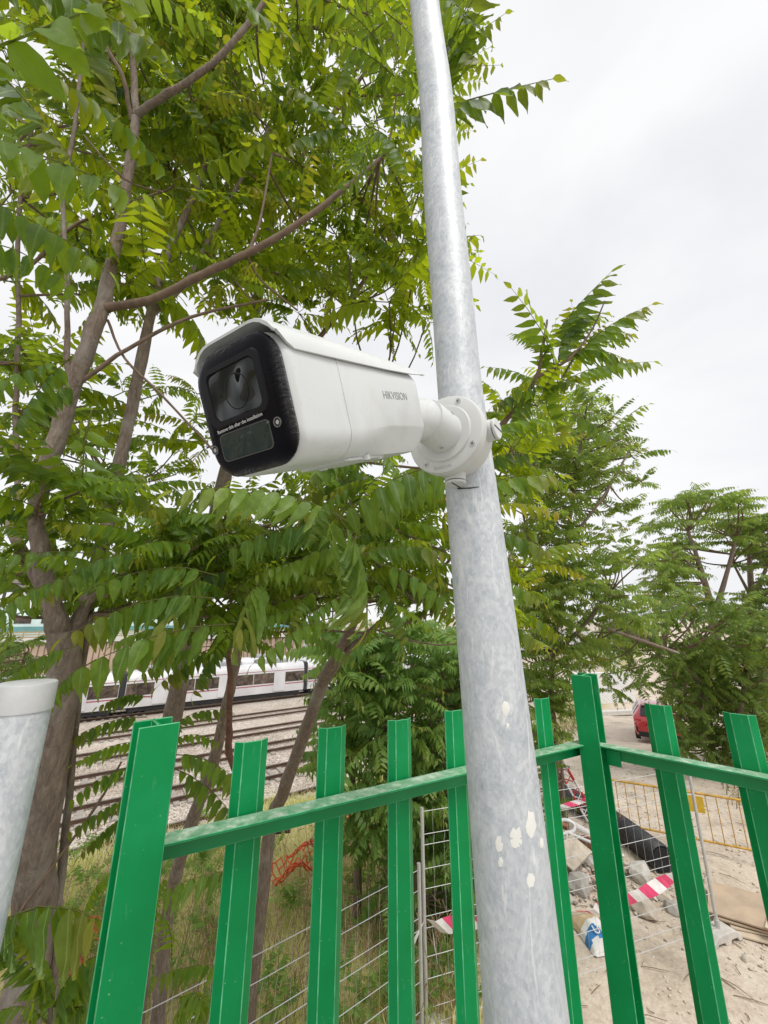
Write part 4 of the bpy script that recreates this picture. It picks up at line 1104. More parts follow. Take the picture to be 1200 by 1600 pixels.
# ---- red and white barrier tape
tape_w = plain('tape_white', (0.78, 0.77, 0.77), 0.45); tape_r = plain('tape_red', (0.70, 0.06, 0.17), 0.45)
def tape(name, pts, width, label, twist=None):
    sp = [Vector(q[:3]) for q in smoothpath([tuple(p) for p in pts], 10)]
    b = MB(); L_ = 0.0; n = len(sp); tops = []; bots = []; ds = []
    for i, p in enumerate(sp):
        if i: L_ += (sp[i] - sp[i - 1]).length
        a = 0.25 * math.sin(i * 0.5) + (twist[min(len(twist) - 1, i * len(twist) // n)] if twist else 0)
        u = Vector((0.25 * math.sin(a), -math.sin(a), math.cos(a)))
        tops.append(p + u * width / 2); bots.append(p - u * width / 2); ds.append(L_)
    step = 0.17; k = 0; d = 0.0
    def at(arr, x):
        x = min(max(x, 0), ds[-1] - 1e-6)
        i = max(j for j in range(n) if ds[j] <= x); i = min(i, n - 2)
        return arr[i].lerp(arr[i + 1], (x - ds[i]) / max(1e-6, ds[i + 1] - ds[i]))
    while d < ds[-1]:
        for h in range(2):
            x0 = d + h * step / 2; x1 = x0 + step / 2
            vs = [at(bots, x0 + step), at(bots, x1 + step), at(tops, x1), at(tops, x0)]
            if (vs[0] - vs[1]).length < 1e-4: continue
            m_ = (vs[0] + vs[3]) / 2; m2 = (vs[1] + vs[2]) / 2
            b.add(vs, [(0, 1, 2, 3)], k % 2)
        d += step; k += 1
    o = b.build(name, [tape_w, tape_r]); md = o.modifiers.new('thickness', 'SOLIDIFY'); md.thickness = 0.0015
    tag(o, label, 'barrier tape', 'red and white barrier tape')
    return o
off = Vector((0.02, -0.07, 0))
ta = Vector((PA.x, PA.y, 0.99)); tb = Vector((lerp(PA.x, PB.x, .91), lerp(PA.y, PB.y, .91), 0.90))
pts = [ta + off * 0.6, ta.lerp(tb, 0.08) + off + Vector((0, 0, -0.03)), ta.lerp(tb, 0.35) + off + Vector((0, 0, -0.14)), ta.lerp(tb, 0.55) + off + Vector((0, 0, -0.19)), ta.lerp(tb, 0.72) + off + Vector((0, 0, -0.17)), ta.lerp(tb, 0.88) + off + Vector((0, 0, -0.09)), tb + off]
tape('barrier_tape', pts, 0.16, 'red and white tape sagging across the mesh panel above the rubble', [0.5, 0.3, 0.6, 0.7, 0.3, 0.0, 0.1, 0.2])
tape('barrier_tape', [ta + Vector((0.0, -0.05, 0.02)), ta + Vector((-0.10, -0.06, -0.10)), ta + Vector((-0.17, -0.06, -0.25))], 0.05, 'loose knotted tape end hanging left of the mesh panel post')
tape('barrier_tape', [ta + Vector((0.07, -0.06, 0.02)), ta + Vector((0.09, -0.07, -0.12)), ta + Vector((0.12, -0.07, -0.27))], 0.06, 'loose white tape end hanging right of the mesh panel post')
tape('barrier_tape', [P(866, 1264, 7.3), P(895, 1256, 7.35), P(925, 1248, 7.4), P(955, 1243, 7.4)], 0.09, 'short straight run of striped tape over the dark pipe')

# ---- yellow crowd barrier
yel = plain('yellow_paint_rusty', (0.50, 0.28, 0.03), 0.55, 0, 0.35, 9)
A_ = Vector((4.2, 9.06, 0)); B_ = Vector((6.75, 7.78, 0)); A_.z = TZ(A_.x, A_.y); B_.z = TZ(B_.x, B_.y)
dd = B_ - A_; Ml = Matrix.Rotation(math.atan2(dd.y, dd.x), 4, 'Z'); Ml.translation = A_
ln = dd.length
yb = empty('crowd_barrier', M=Ml); tag(yb, 'yellow metal crowd barrier with upright bars and a small plate', 'barrier')
b = MB()
b.tube([(0, 0, 0.02), (0, 0, 0.93), (0.03, 0, 0.985), (0.09, 0, 1.0), (ln - 0.09, 0, 1.0), (ln - 0.03, 0, 0.985), (ln, 0, 0.93), (ln, 0, 0.02)], 0.020, 8); b.tube([(0, 0, 0.26), (ln, 0, 0.26)], 0.018, 8); b.build('frame', yel, yb, smooth=50)
for k in range(1, 18):
    b = MB(); x = ln * k / 18; b.tube([(x, 0, 0.26), (x, 0, 1.0)], 0.008, 6); b.build('bar', yel, yb)
b = MB(); b.box((1.55, -0.025, 0.83), (0.62, 0.012, 0.26)); pl = b.build('plate', plain('yellow_plate', (0.62, 0.40, 0.03), 0.5, 0, 0.15, 8), yb)
b = MB(); b.box((1.42, -0.0335, 0.83), (0.34, 0.004, 0.22)); b.build('rust_patch', plain('rust_brown', (0.20, 0.07, 0.03), 0.8, 0, 0.4, 14), pl)
for x in (0.05, ln - 0.05):
    b = MB(); b.box((x, 0, 0.02), (0.06, 0.55, 0.03)); b.build('foot', yel, yb)

# ---- rubble: stones, slabs, boards, bag
stone_m = plain('broken_concrete', (0.46, 0.40, 0.33), 0.95, 0, 0.25, 7, 0.6, 35)
stone_g = plain('grey_rubble', (0.36, 0.34, 0.31), 0.95, 0, 0.25, 7, 0.6, 35)
brick_m = plain('red_brick', (0.36, 0.17, 0.10), 0.9, 0, 0.25, 12, 0.4, 50)
def rock(px, py, size, label, m, flat=0.7, seed=0, name='rubble_stone', lift=0.0):
    r = random.Random(seed * 31 + 5); p = GT(px, py)
    import bmesh
    bm = bmesh.new(); bmesh.ops.create_icosphere(bm, subdivisions=2, radius=1.0)
    cuts = [Vector((r.gauss(0, 1), r.gauss(0, 1), r.gauss(0, 1))).normalized() for _ in range(9)]
    for v in bm.verts:
        for c in cuts:
            dlt = v.co.dot(c) - 0.62
            if dlt > 0: v.co -= c * dlt
        v.co *= r.uniform(0.96, 1.04)
        v.co.x *= size * 1.1; v.co.y *= size * 0.85; v.co.z *= size * flat
    me = bpy.data.meshes.new(name); bm.to_mesh(me); bm.free()
    o = link(name, me, m); o.location = p + Vector((0, 0, size * flat * 0.45 + lift)); o.rotation_euler = (r.uniform(-.25, .25), r.uniform(-.25, .25), r.uniform(0, 6.28))
    tag(o, label, 'stone', 'rubble stones in the yard'); return o
rock(1006, 1428, 0.20, 'square pinkish rubble block just below the barrier tape', stone_m, 0.8, 1)
rock(1052, 1425, 0.15, 'grey rubble stone with a sharp face close to the wide green pale', stone_g, 0.8, 2)
rock(1030, 1402, 0.17, 'long pale rubble piece lying under the barrier tape', stone_m, 0.45, 3)
rock(1003, 1372, 0.24, 'large whitish concrete lump at the end of the dark pipe', plain('pale_concrete', (0.56, 0.53, 0.48), 0.95, 0, 0.2, 6, 0.5, 30), 0.7, 4)
rock(905, 1392, 0.27, 'biggest grey rubble lump behind the paper sack', stone_g, 0.7, 5)
rock(890, 1362, 0.22, 'tan rubble lump heaped behind the big grey lump', stone_m, 0.8, 6)
rock(925, 1355, 0.20, 'dusty white rubble lump heaped by the white bent tube', plain('plaster', (0.6, 0.58, 0.55), 0.95, 0, 0.2, 6, 0.5, 30), 0.8, 7)
rock(915, 1325, 0.18, 'small reddish brick lump on the heap', brick_m, 0.8, 8)
rock(885, 1330, 0.17, 'grey stone at the foot of the heap beside the pole', stone_g, 0.8, 9)
rock(1068, 1380, 0.08, 'little dark stone beyond the tape near the pale', stone_g, 0.8, 10)
rock(940, 1490, 0.06, 'little pinkish stone in front of the paper sack', stone_m, 0.8, 12)
rock(1100, 1400, 0.12, 'dark stone leaning by the boards', stone_g, 0.8, 13)
rock(1180, 1330, 0.07, 'small white stone under the yellow barrier', stone_m, 0.8, 14)
rock(1165, 1500, 0.06, 'small stone on gravel in front of the boards', stone_m, 0.8, 15)
hx = GT(905, 1370); k = 900
rr = np.abs(rng.normal(0, 0.55, k)); aa = rng.uniform(0, 6.28, k); x = hx.x + rr * np.cos(aa) * 1.3; y = hx.y + rr * np.sin(aa)
sz = 0.012 + 0.055 * rng.random(k) ** 2.5
stones('rubble_debris', np.stack([x, y, terr(x, y) + sz * 0.3 + 0.10 * np.exp(-(rr / .45) ** 2)], -1), sz, [(0.0, (0.20, 0.17, 0.14)), (0.35, (0.40, 0.35, 0.29)), (0.8, (0.58, 0.53, 0.47)), (0.9, (0.38, 0.18, 0.11)), (1.0, (0.70, 0.68, 0.64))])
# slab pieces on the heap
def slab(px, py, size, rot, label, m, lift=0.1):
    b = MB(); b.box((0, 0, 0), size); o = b.build('slab_piece', m, bevel=0.012); p = GT(px, py); o.location = p + Vector((0, 0, lift)); o.rotation_euler = tuple(math.radians(a) for a in rot)
    tag(o, label, 'slab piece', 'broken slabs on the heap'); return o
slab(898, 1368, (0.55, 0.38, 0.05), (18, -14, 30), 'tan slab piece tilted on the rubble heap', stone_m, 0.32)
slab(925, 1338, (0.5, 0.3, 0.05), (-12, 22, -20), 'white slab piece lying across the top of the heap', plain('white_slab', (0.62, 0.61, 0.59), 0.9), 0.36)
slab(878, 1318, (0.4, 0.26, 0.06), (10, 30, 70), 'brown slab piece at the back of the heap', brick_m, 0.3)
slab(870, 1405, (0.5, 0.3, 0.04), (6, 8, 15), 'grey slab piece lying flat beside the paper sack', stone_g, 0.05)
wood_m = plain('weathered_plywood', (0.47, 0.36, 0.26), 0.85, 0, 0.18, 3, 0.3, 30); wood_l = plain('pale_plywood', (0.60, 0.50, 0.38), 0.85, 0, 0.15, 3, 0.3, 30)
bp = GT(1196, 1458)
for i, (dx, dy, sx, sy, rz, ml, lab) in enumerate((
        (0.05, 0.0, 1.05, 0.62, -28, wood_l, 'bottom pale plywood board of the stack near the concrete foot'),
        (0.12, 0.05, 1.0, 0.55, -24, wood_l, 'second plywood board from the ground, jutting out of the stack'),
        (0.02, 0.14, 0.95, 0.68, -34, wood_m, 'third board of the plywood stack, below the square sheet'),
        (-0.04, 0.20, 0.85, 0.72, -40, wood_m, 'broad square plywood sheet on top of the stack'))):
    b = MB(); b.box((0, 0, 0), (sx, sy, 0.022)); o = b.build('plywood_board', ml, bevel=0.003)
    o.location = bp + Vector((dx, dy, 0.05 + i * 0.042)); o.rotation_euler = (math.radians(2 + i), math.radians(-2 - 0.7 * i), math.radians(rz))
    tag(o, lab, 'board', 'stacked plywood boards')
b = MB(); b.box((0, 0, 0), (0.5, 0.10, 0.018)); o = b.build('plywood_offcut', wood_l, bevel=0.003); o.location = bp + Vector((0.05, -0.12, 0.225)); o.rotation_euler = (math.radians(4), math.radians(-5), math.radians(38)); tag(o, 'narrow pale offcut lying on the square plywood sheet', 'board')

# paper sack with blue printed band
def sack():
    p = GT(926, 1462); root = empty('paper_sack', p); root.rotation_euler = (0, 0, math.radians(-80)); tag(root, 'torn tan paper sack with white and blue printed end by the rubble', 'sack')
    tan = plain('sack_paper', (0.56, 0.43, 0.26), 0.8, 0, 0.12, 9, 0.5, 14); wht = plain('sack_white', (0.72, 0.71, 0.69), 0.7, 0, 0.06, 9); blu = plain('sack_blue', (0.03, 0.20, 0.50), 0.6, 0, 0.15, 9)
    cols = [tan, wht, blu]; b = MB(); nx, ny = 22, 16; r = random.Random(4)
    def pt(i, k, s):
        u = i / nx; v = k / ny; x = -0.34 + 0.68 * u; y = -0.20 + 0.40 * v
        hh = (math.sin(math.pi * min(1, max(0, u))) ** 0.45) * (math.sin(math.pi * v) ** 0.5)
        z = 0.02 + s * hh * 0.085 + 0.085 * hh + 0.012 * math.sin(9 * u + 5 * v) * hh + 0.010 * math.sin(17 * v - 7 * u) * hh
        return (x, y + 0.02 * math.sin(5 * u), max(0.005, z))
    for s in (1, -1):
        vs = [pt(i, k, s) for i in range(nx + 1) for k in range(ny + 1)]
        for i in range(nx):
            for k in range(ny):
                q = i * (ny + 1) + k; u = i / nx
                b.add([vs[q], vs[q + ny + 1], vs[q + ny + 2], vs[q + 1]], [(0, 1, 2, 3)], 0 if u < 0.46 else (2 if 0.66 < u + 0.06 * math.sin(k * .4) < 0.86 else 1))
    o = b.build('sack_body', cols, root, smooth=80)
    M = Matrix.Translation((0.190, 0.02, 0.185)) @ Matrix.Rotation(math.radians(90), 4, 'Z') @ Matrix.Rotation(math.radians(22), 4, 'X')
    text_mesh('sack_lettering', 'Unib', 0.13, M, wht, root, 0.004, 1.0)
sack()

# corrugated black pipe
def pipe():
    a = GT(1040, 1366); c = GT(872, 1252); a.z += 0.20; c.z += 0.22
    root = empty('corrugated_pipe', a); tag(root, 'thick black corrugated pipe lying behind the mesh panel', 'pipe')
    b = MB(); pts = []; rad = []; n = 64
    mid = a.lerp(c, 0.5) + Vector((0.12, -0.10, 0.04))
    path = [Vector(q[:3]) for q in smoothpath([tuple(a), tuple(mid), tuple(c)], 32)]
    for i, p in enumerate(path): pts.append(p); rad.append(0.205 + 0.012 * (1 if i % 2 else -1))
    b.tube(rel(root, pts), rad, 24, caps=False); b.build('pipe_wall', plain('black_plastic', (0.028, 0.028, 0.032), 0.55, 0, 0.4, 6), root)
    b = MB(); b.tube(rel(root, [pts[0] + (pts[1] - pts[0]).normalized() * 0.01, pts[6]]), [0.17, 0.17], 24); b.build('pipe_bore', plain('pipe_inside', (0.012, 0.012, 0.013), 0.9), root)
pipe()
# bent white tube frame
def tubeframe():
    p = GT(905, 1345); root = empty('tube_frame', p); tag(root, 'white bent tube frame tangled on top of the rubble heap', 'tube frame')
    wt = plain('white_tube_paint', (0.66, 0.66, 0.67), 0.4, 0, 0.06, 8)
    b = MB(); b.tube(rel(root, [Vector(q[:3]) for q in smoothpath([tuple(P(*q)) for q in ((868, 1284, 7.0), (884, 1281, 7.0), (897, 1288, 6.95), (896, 1298, 6.9), (884, 1302, 6.9), (872, 1306, 6.9))], 5)]), 0.028, 10); b.build('loop', wt, root, smooth=60)
    b = MB(); b.tube(rel(root, [P(884, 1300, 6.92), P(930, 1319, 6.6), P(975, 1338, 6.4)]), 0.026, 10); b.build('long_tube', wt, root, smooth=60)
    b = MB(); b.tube(rel(root, [P(886, 1300, 6.9), P(884, 1335, 6.75), P(880, 1362, 6.6)]), 0.020, 8); b.build('short_tube', wt, root, smooth=60)
    b = MB(); b.tube(rel(root, [P(862, 1300, 7.05), P(868, 1290, 7.05), P(866, 1275, 7.1)]), 0.03, 8); b.build('orange_grip', plain('orange_plastic', (0.65, 0.13, 0.03), 0.5), root)
tubeframe()
# red and white lattice boom
def boom():
    a = P(862, 1172, 8.6); c = P(925, 1282, 7.6); root = empty('lattice_boom', c); tag(root, 'red and white lattice boom leaning down behind the corner post', 'lattice boom')
    rd = plain('boom_red', (0.45, 0.03, 0.03), 0.5); wt = plain('boom_white', (0.62, 0.62, 0.62), 0.5)
    d = (c - a).normalized(); s = d.cross(Vector((0, 0, 1))).normalized() * 0.12; u = s.cross(d).normalized() * 0.14
    n = 12
    for o_, nm in ((s, 'chord'), (-s, 'chord'), (u, 'chord')):
        b = MB()
        for i in range(n): b.tube(rel(root, [a.lerp(c, i / n) + o_, a.lerp(c, (i + 1) / n) + o_]), 0.020, 6, mi=i // 2 % 2)
        b.build(nm, [rd, wt], root)
    b = MB()
    for i in range(n):
        p, q = a.lerp(c, i / n), a.lerp(c, (i + 1) / n)
        for m_, k_ in ((s, -s), (-s, u), (u, s)): b.tube(rel(root, [p + m_, q + k_]), 0.010, 4, mi=i % 2)
    b.build('lacing', [wt, rd], root)
boom()
# orange safety netting fallen in the grass
def netting(px0, py0, px1, py1, w, label, seed):
    r = random.Random(seed); a = GT(px0, py0); c = GT(px1, py1); n = max(6, int((c - a).length / 0.09)); mrow = int(w / 0.09)
    d = (c - a).normalized(); s = Vector((-d.y, d.x, 0)); g = {}
    for i in range(n + 1):
        for k in range(mrow + 1):
            p = a.lerp(c, i / n) + s * (k * 0.075 - w / 2) + Vector((r.uniform(-.02, .02), r.uniform(-.02, .02), 0))
            p.z = TZ(p.x, p.y) + 0.30 + 0.16 * math.sin(i * 0.5 + seed) * math.cos(k * 0.7) + 0.05 * r.random(); g[i, k] = p
    b = MB()
    for i in range(n + 1):
        for k in range(mrow + 1):
            if i < n and r.random() < 0.85: b.tube([g[i, k], g[i + 1, k]], [0.016, 0.009], 4)
            if k < mrow and r.random() < 0.85: b.tube([g[i, k], g[i, k + 1]], [0.009, 0.014], 4)
    o = b.build('safety_net', plain('net_orange', (0.66, 0.10, 0.025), 0.5, 0, 0.15, 10)); tag(o, label, 'safety net', 'orange safety netting in the grass'); return o
netting(425, 1405, 560, 1305, 0.7, 'crumpled orange safety net lying in the grass below the rail', 1)
netting(560, 1345, 625, 1300, 0.5, 'orange safety net snagged under the green shrub', 2)
netting(60, 1560, 175, 1480, 0.5, 'orange safety net in the grass by the tree trunk', 3)
# dark log in the grass
p = GT(408, 1337); q = GT(452, 1334); b = MB(); root = empty('fallen_branch', p); tag(root, 'short dark fallen branch in the dry grass beside a pale', 'branch')
b.tube(rel(root, [p + Vector((0, 0, 0.33)), p.lerp(q, 0.5) + Vector((0, 0, 0.36)), q + Vector((0, 0, 0.35))]), [0.035, 0.045, 0.03], 10); b.build('wood', plain('dark_wood', (0.05, 0.04, 0.035), 0.9, 0, 0.3, 20), root, smooth=60)

# ---- red hatchback parked in the yard, tail towards the fence
def car():
    p = Vector((11.05, 18.9, 0)); hd = math.radians(31)      # heading measured from +Y towards +X
    rot = Matrix.Rotation(-hd, 4, 'Z'); p = p + rot.to_3x3() @ Vector((0.9, 0, 0)); p.z = TZ(p.x, p.y)
    M = rot.copy(); M.translation = p                          # local x right, y forward (rear bumper at y=0), z up
    root = empty('parked_car', M=M); tag(root, 'red hatchback parked by the dense dark bush', 'car')
    m_, t_, b_ = mat('car_red'); b_.inputs['Base Color'].default_value = (0.42, 0.008, 0.018, 1); b_.inputs['Roughness'].default_value = 0.3; b_.inputs['Coat Weight'].default_value = 1.0; b_.inputs['Coat Roughness'].default_value = 0.05
    blk = plain('car_black', (0.012, 0.012, 0.013), 0.45); gl = plain('car_glass', (0.02, 0.025, 0.03), 0.06); ty = plain('tyre_rubber', (0.02, 0.02, 0.021), 0.85)
    def sec(y, w, zb, zs, zt, wt):   # lower body to waist zs, cabin to zt
        h = w / 2; k = wt / 2
        return [(-h * .93, y, zb), (-h, y, zb + .14), (-h, y, zs - .12), (-h * .97, y, zs), (-k, y, zt - .05), (-k * .8, y, zt), (k * .8, y, zt), (k, y, zt - .05), (h * .97, y, zs), (h, y, zs - .12), (h, y, zb + .14), (h * .93, y, zb)]
    S = [(0.0, 1.44, .36, .66, .72, 1.30), (.05, 1.62, .30, .84, .90, 1.40), (.16, 1.72, .26, .98, 1.02, 1.38), (.34, 1.76, .24, .99, 1.24, 1.24), (.55, 1.78, .22, .98, 1.39, 1.16), (1.0, 1.79, .20, .96, 1.45, 1.16), (1.8, 1.80, .20, .94, 1.46, 1.16), (2.5, 1.80, .20, .93, 1.36, 1.14), (3.1, 1.78, .21, .92, 1.0, 1.30), (3.7, 1.72, .24, .82, .86, 1.3), (4.0, 1.5, .30, .66, .70, 1.2), (4.06, 1.3, .36, .58, .62, 1.1)]
    b = MB(); b.loft([sec(*q) for q in S]); b.build('body', m_, root, smooth=35, bevel=None)
    b = MB(); b.prism([(-.60, .175, 1.03), (.60, .175, 1.03), (.54, .46, 1.345), (-.54, .46, 1.345)], (0, 0.02, 0.0)); o = b.build('rear_window', gl, root); o.location = (0, -0.035, 0.012)
    b = MB(); b.box((0, 0.50, 1.405), (1.06, 0.22, 0.035)); b.build('spoiler', blk, root, bevel=0.01)
    b = MB(); b.box((0, 0.06, .34), (1.5, 0.14, 0.22)); b.build('lower_bumper', blk, root, bevel=0.03)
    for s in (-1, 1):
        b = MB(); b.prism([(s * .84, .12, .90), (s * .60, .055, .91), (s * .62, .055, .80), (s * .86, .10, .82)], (0, -0.03, 0)); b.build('tail_lamp', plain('tail_lamp_red', (0.5, 0.01, 0.02), 0.15), root)
        b = MB(); b.prism([(s * .86, .10, .80), (s * .62, .056, .795), (s * .62, .056, .775), (s * .87, .10, .775)], (0, -0.032, 0)); b.build('lamp_strip', plain('lamp_clear', (0.6, 0.6, 0.6), 0.1), root)
        b = MB(); b.box((s * .80, .03, .50), (.06, .05, .2)); b.build('bumper_vent', blk, root)
        for y in (.62, 3.25):
            b = MB(); b.tube([(s * .70, y, .31), (s * .885, y, .31)], .31, 24); w = b.build('wheel', ty, root, smooth=40)
            b = MB(); b.tube([(s * .80, y, .31), (s * .892, y, .31)], .20, 16); b.build('rim', plain('rim_alloy', (0.4, 0.4, 0.42), 0.35, 0.7), w)
        for y0, y1 in ((.75, 1.55), (1.62, 2.45)):
            b = MB(); b.prism([(s * .862, y0, .99), (s * .862, y1, .97), (s * .61, y1 - .05, 1.36), (s * .61, y0 + .08, 1.36)], (s * .012, 0, 0.006)); b.build('side_window', gl, root)
    b = MB(); b.box((0, -0.005, .60), (.52, .03, .12)); pl = b.build('number_plate', plain('plate_white', (0.72, 0.72, 0.7), 0.5), root)
    b = MB(); b.box((0, 0.005, .745), (.9, .03, .025)); b.build('trim_strip', blk, root)
car()
# pale kerb and low wall at the far side of the yard
kp = P(905, 1098, 26); kq = P(1010, 1090, 27)
b = MB(); z = TZ(kp.x, kp.y); b.prism([(kp.x, kp.y, z), (kq.x, kq.y, z), (kq.x + .1, kq.y + .5, z), (kp.x + .1, kp.y + .5, z)], (0, 0, 0.25)); tag(b.build('kerb', plain('pale_kerb', (0.55, 0.53, 0.5), 0.9)), kind='structure')
kp = P(900, 1080, 31); kq = P(990, 1075, 32)
b = MB(); z = TZ(kp.x, kp.y); b.prism([(kp.x, kp.y, z), (kq.x, kq.y, z), (kq.x, kq.y + .4, z), (kp.x, kp.y + .4, z)], (0, 0, 2.6)); tag(b.build('yard_wall', plain('whitewashed', (0.66, 0.66, 0.66), 0.9)), 'low whitewashed wall at the far end of the yard road', 'wall')

# ================================================================== TREES AND PLANTS
def inpoly(x, y, p):
    c = False; j = len(p) - 1
    for i in range(len(p)):
        if (p[i][1] > y) != (p[j][1] > y) and x < (p[j][0] - p[i][0]) * (y - p[i][1]) / (p[j][1] - p[i][1]) + p[i][0]: c = not c
        j = i
    return c
def sample(poly, n, s0, s1, r, pw=1.0, holes=()):
    xs = [p[0] for p in poly]; ys = [p[1] for p in poly]; out = []
    while len(out) < n:
        x, y = r.uniform(min(xs), max(xs)), r.uniform(min(ys), max(ys))
        if not inpoly(x, y, poly): continue
        if any((x - hx) ** 2 / rx ** 2 + (y - hy) ** 2 / ry ** 2 < 1 for hx, hy, rx, ry in holes): continue
        out.append(P(x, y, s0 + (s1 - s0) * r.random() ** pw))
    return out
def ground_under(p): return (p.x, p.y, TZ(p.x, p.y))
R1 = random.Random(21)
HOLES = [(495, 105, 38, 42), (275, 560, 85, 70), (640, 540, 60, 30), (40, 640, 50, 60), (330, 520, 60, 40)]

# -- the big tree on the left
b0 = P(52, 1330, 1.62)
T1 = Tree('tree', (b0.x, b0.y, TZ(b0.x, b0.y)), 'forked grey barked tree rising right behind the capped post', 'tree', 'trees growing by the fence', None, 0.68)
bs = T1.base
T1.limb3('trunk', [(bs.x, bs.y, bs.z - 0.2, .13), (bs.x, bs.y, bs.z + 0.5, .105)] + [tuple(P(a, b_, c)) + (w * c / 1200,) for a, b_, c, w in ((28, 1600, 1.6, 84), (58, 1330, 1.62, 74), (86, 1150, 1.64, 68), (100, 1040, 1.66, 64), (102, 985, 1.68, 60))], MAT['bark'], 20, 5)
T1.limb('branch', [(100, 1010, 1.67, 52), (82, 950, 1.68, 42), (64, 860, 1.72, 34), (58, 790, 1.76, 33), (78, 715, 1.8, 36), (112, 610, 1.86, 34), (142, 525, 1.9, 33), (162, 470, 1.95, 30), (186, 360, 2.05, 23), (204, 250, 2.1, 20), (213, 185, 2.15, 18)], MAT['bark'], 18, 5)
T1.limb('branch', [(213, 190, 2.15, 17), (208, 100, 2.25, 12), (203, 20, 2.35, 10), (200, -120, 2.5, 8)], MAT['bark'], 12)
T1.limb('branch', [(212, 180, 2.15, 16), (262, 146, 2.1, 15), (330, 100, 2.1, 13), (400, 22, 2.15, 11), (450, -60, 2.2, 8)], MAT['bark'], 12)
T1.limb('branch', [(205, 190, 2.14, 9), (192, 120, 2.1, 9), (165, 70, 2.1, 8), (120, -30, 2.1, 7)], MAT['twig'], 10)
T1.limb('branch', [(163, 482, 1.94, 20), (235, 468, 1.95, 18), (320, 428, 2.0, 17), (390, 393, 2.05, 16), (480, 340, 2.15, 13), (575, 264, 2.3, 9), (600, 240, 2.35, 5)], MAT['twig'], 12)
T1.limb('branch', [(390, 393, 2.05, 8), (405, 350, 2.1, 6), (415, 300, 2.2, 5), (425, 240, 2.3, 4)], MAT['twig'], 8)
T1.limb('branch', [(385, 398, 2.05, 6), (410, 440, 2.1, 5), (465, 485, 2.2, 4)], MAT['twig'], 8)
T1.limb('branch', [(112, 1000, 1.72, 40), (140, 930, 1.8, 34), (165, 830, 2.0, 28), (195, 690, 2.2, 25), (215, 590, 2.3, 24), (238, 480, 2.4, 20), (262, 400, 2.5, 16), (320, 260, 2.7, 12), (360, 80, 3.0, 9), (380, -80, 3.2, 7)], MAT['bark'], 14)
T1.limb('branch', [(238, 492, 2.4, 14), (290, 440, 2.5, 12), (340, 350, 2.6, 9), (420, 200, 2.8, 7)], MAT['bark'], 10)
T1.limb('branch', [(110, 600, 1.86, 14), (104, 540, 1.85, 12), (106, 430, 1.85, 10), (98, 310, 1.9, 9), (118, 190, 1.95, 8), (130, 60, 2.0, 6)], MAT['bark'], 10)
T1.limb('branch', [(116, 604, 1.87, 12), (150, 580, 1.9, 10), (200, 545, 1.95, 9), (300, 495, 2.1, 7), (420, 468, 2.3, 5)], MAT['twig'], 10)
T1.limb('branch', [(168, 500, 1.95, 6), (195, 560, 1.95, 6), (250, 615, 1.95, 6), (330, 700, 2.0, 5)], MAT['twig'], 8)
T1.limb('branch', [(60, 740, 1.78, 18), (10, 705, 1.7, 13), (-60, 660, 1.65, 9)], MAT['bark'], 10)
T1.limb('branch', [(90, 990, 1.7, 26), (70, 930, 1.8, 24), (30, 850, 1.9, 22), (0, 790, 2.0, 20), (-50, 700, 2.1, 18)], MAT['bark'], 12)
T1.limb('branch', [(30, 850, 1.9, 12), (25, 640, 2.1, 11), (30, 500, 2.2, 10), (28, 350, 2.3, 9), (50, 200, 2.4, 7)], MAT['bark'], 10)
T1.limb('branch', [(-10, 440, 1.9, 9), (50, 412, 1.95, 8), (120, 350, 2.05, 6), (250, 300, 2.2, 4)], MAT['twig'], 8)
T1.limb('branch', [(118, 985, 1.72, 16), (150, 930, 1.75, 14), (190, 900, 1.8, 11), (260, 860, 1.9, 8), (440, 815, 2.2, 5)], MAT['bark'], 10)
T1.limb('branch', [(20, 1440, 1.55, 5), (70, 1370, 1.6, 6), (150, 1260, 1.75, 6), (190, 1190, 1.85, 4)], MAT['twig'], 8)
T1.limb('branch', [(72, 2300, 1.74, 24), (78, 1700, 1.71, 22), (82, 1580, 1.70, 20), (92, 1400, 1.72, 18), (112, 1200, 1.73, 16), (128, 1050, 1.74, 13), (142, 960, 1.76, 11)], MAT['bark'], 10)
T1.limb('branch', [(255, 300, 2.0, 3), (195, 280, 1.9, 4), (130, 210, 1.9, 3)], MAT['twig'], 6)

# the near sprays, one by one
F = T1.px
F(-250, 190, .72, 235, -55, .74, 'big', 0.1); F(-190, 175, .80, 222, 300, .92, 'big', 0.1); F(-60, -60, .78, 250, 70, .85, 'big', -0.2)
F(60, -120, .85, 190, 175, .92, 'near', 0.2); F(-140, 290, .95, 172, 425, 1.05, 'near', -0.3); F(-120, 360, 1.0, 140, 470, 1.1, 'hang', -0.2)
F(-100, 20, .9, 120, 260, .95, 'hang', 0.3); F(-110, 60, 1.0, 60, 300, 1.05, 'near', 0)
F(250, -80, 1.0, 460, 60, 1.15, 'near', .2); F(150, -60, 1.05, 330, 40, 1.2, 'near', 0)
F(110, 560, 1.5, -60, 640, 1.35, 'hang', 0.2); F(112, 555, 1.5, 10, 700, 1.4, 'near', 0.2); F(90, 640, 1.55, -30, 560, 1.4, 'near', 0)
F(130, 600, 1.7, 20, 680, 1.5, 'near', 0.3)
F(140, 640, 1.7, 165, 850, 1.6, 'near', 0.5); F(340, 900, 1.45, 128, 925, 1.25, 'hang'); F(335, 935, 1.35, 92, 1000, 1.2, 'hang'); F(365, 975, 1.25, 95, 1062, 1.12, 'big')
F(150, 865, 1.4, -80, 890, 1.15, 'hang'); F(120, 895, 1.25, -40, 985, 1.1, 'big'); F(230, 860, 1.4, 60, 935, 1.25, 'near')
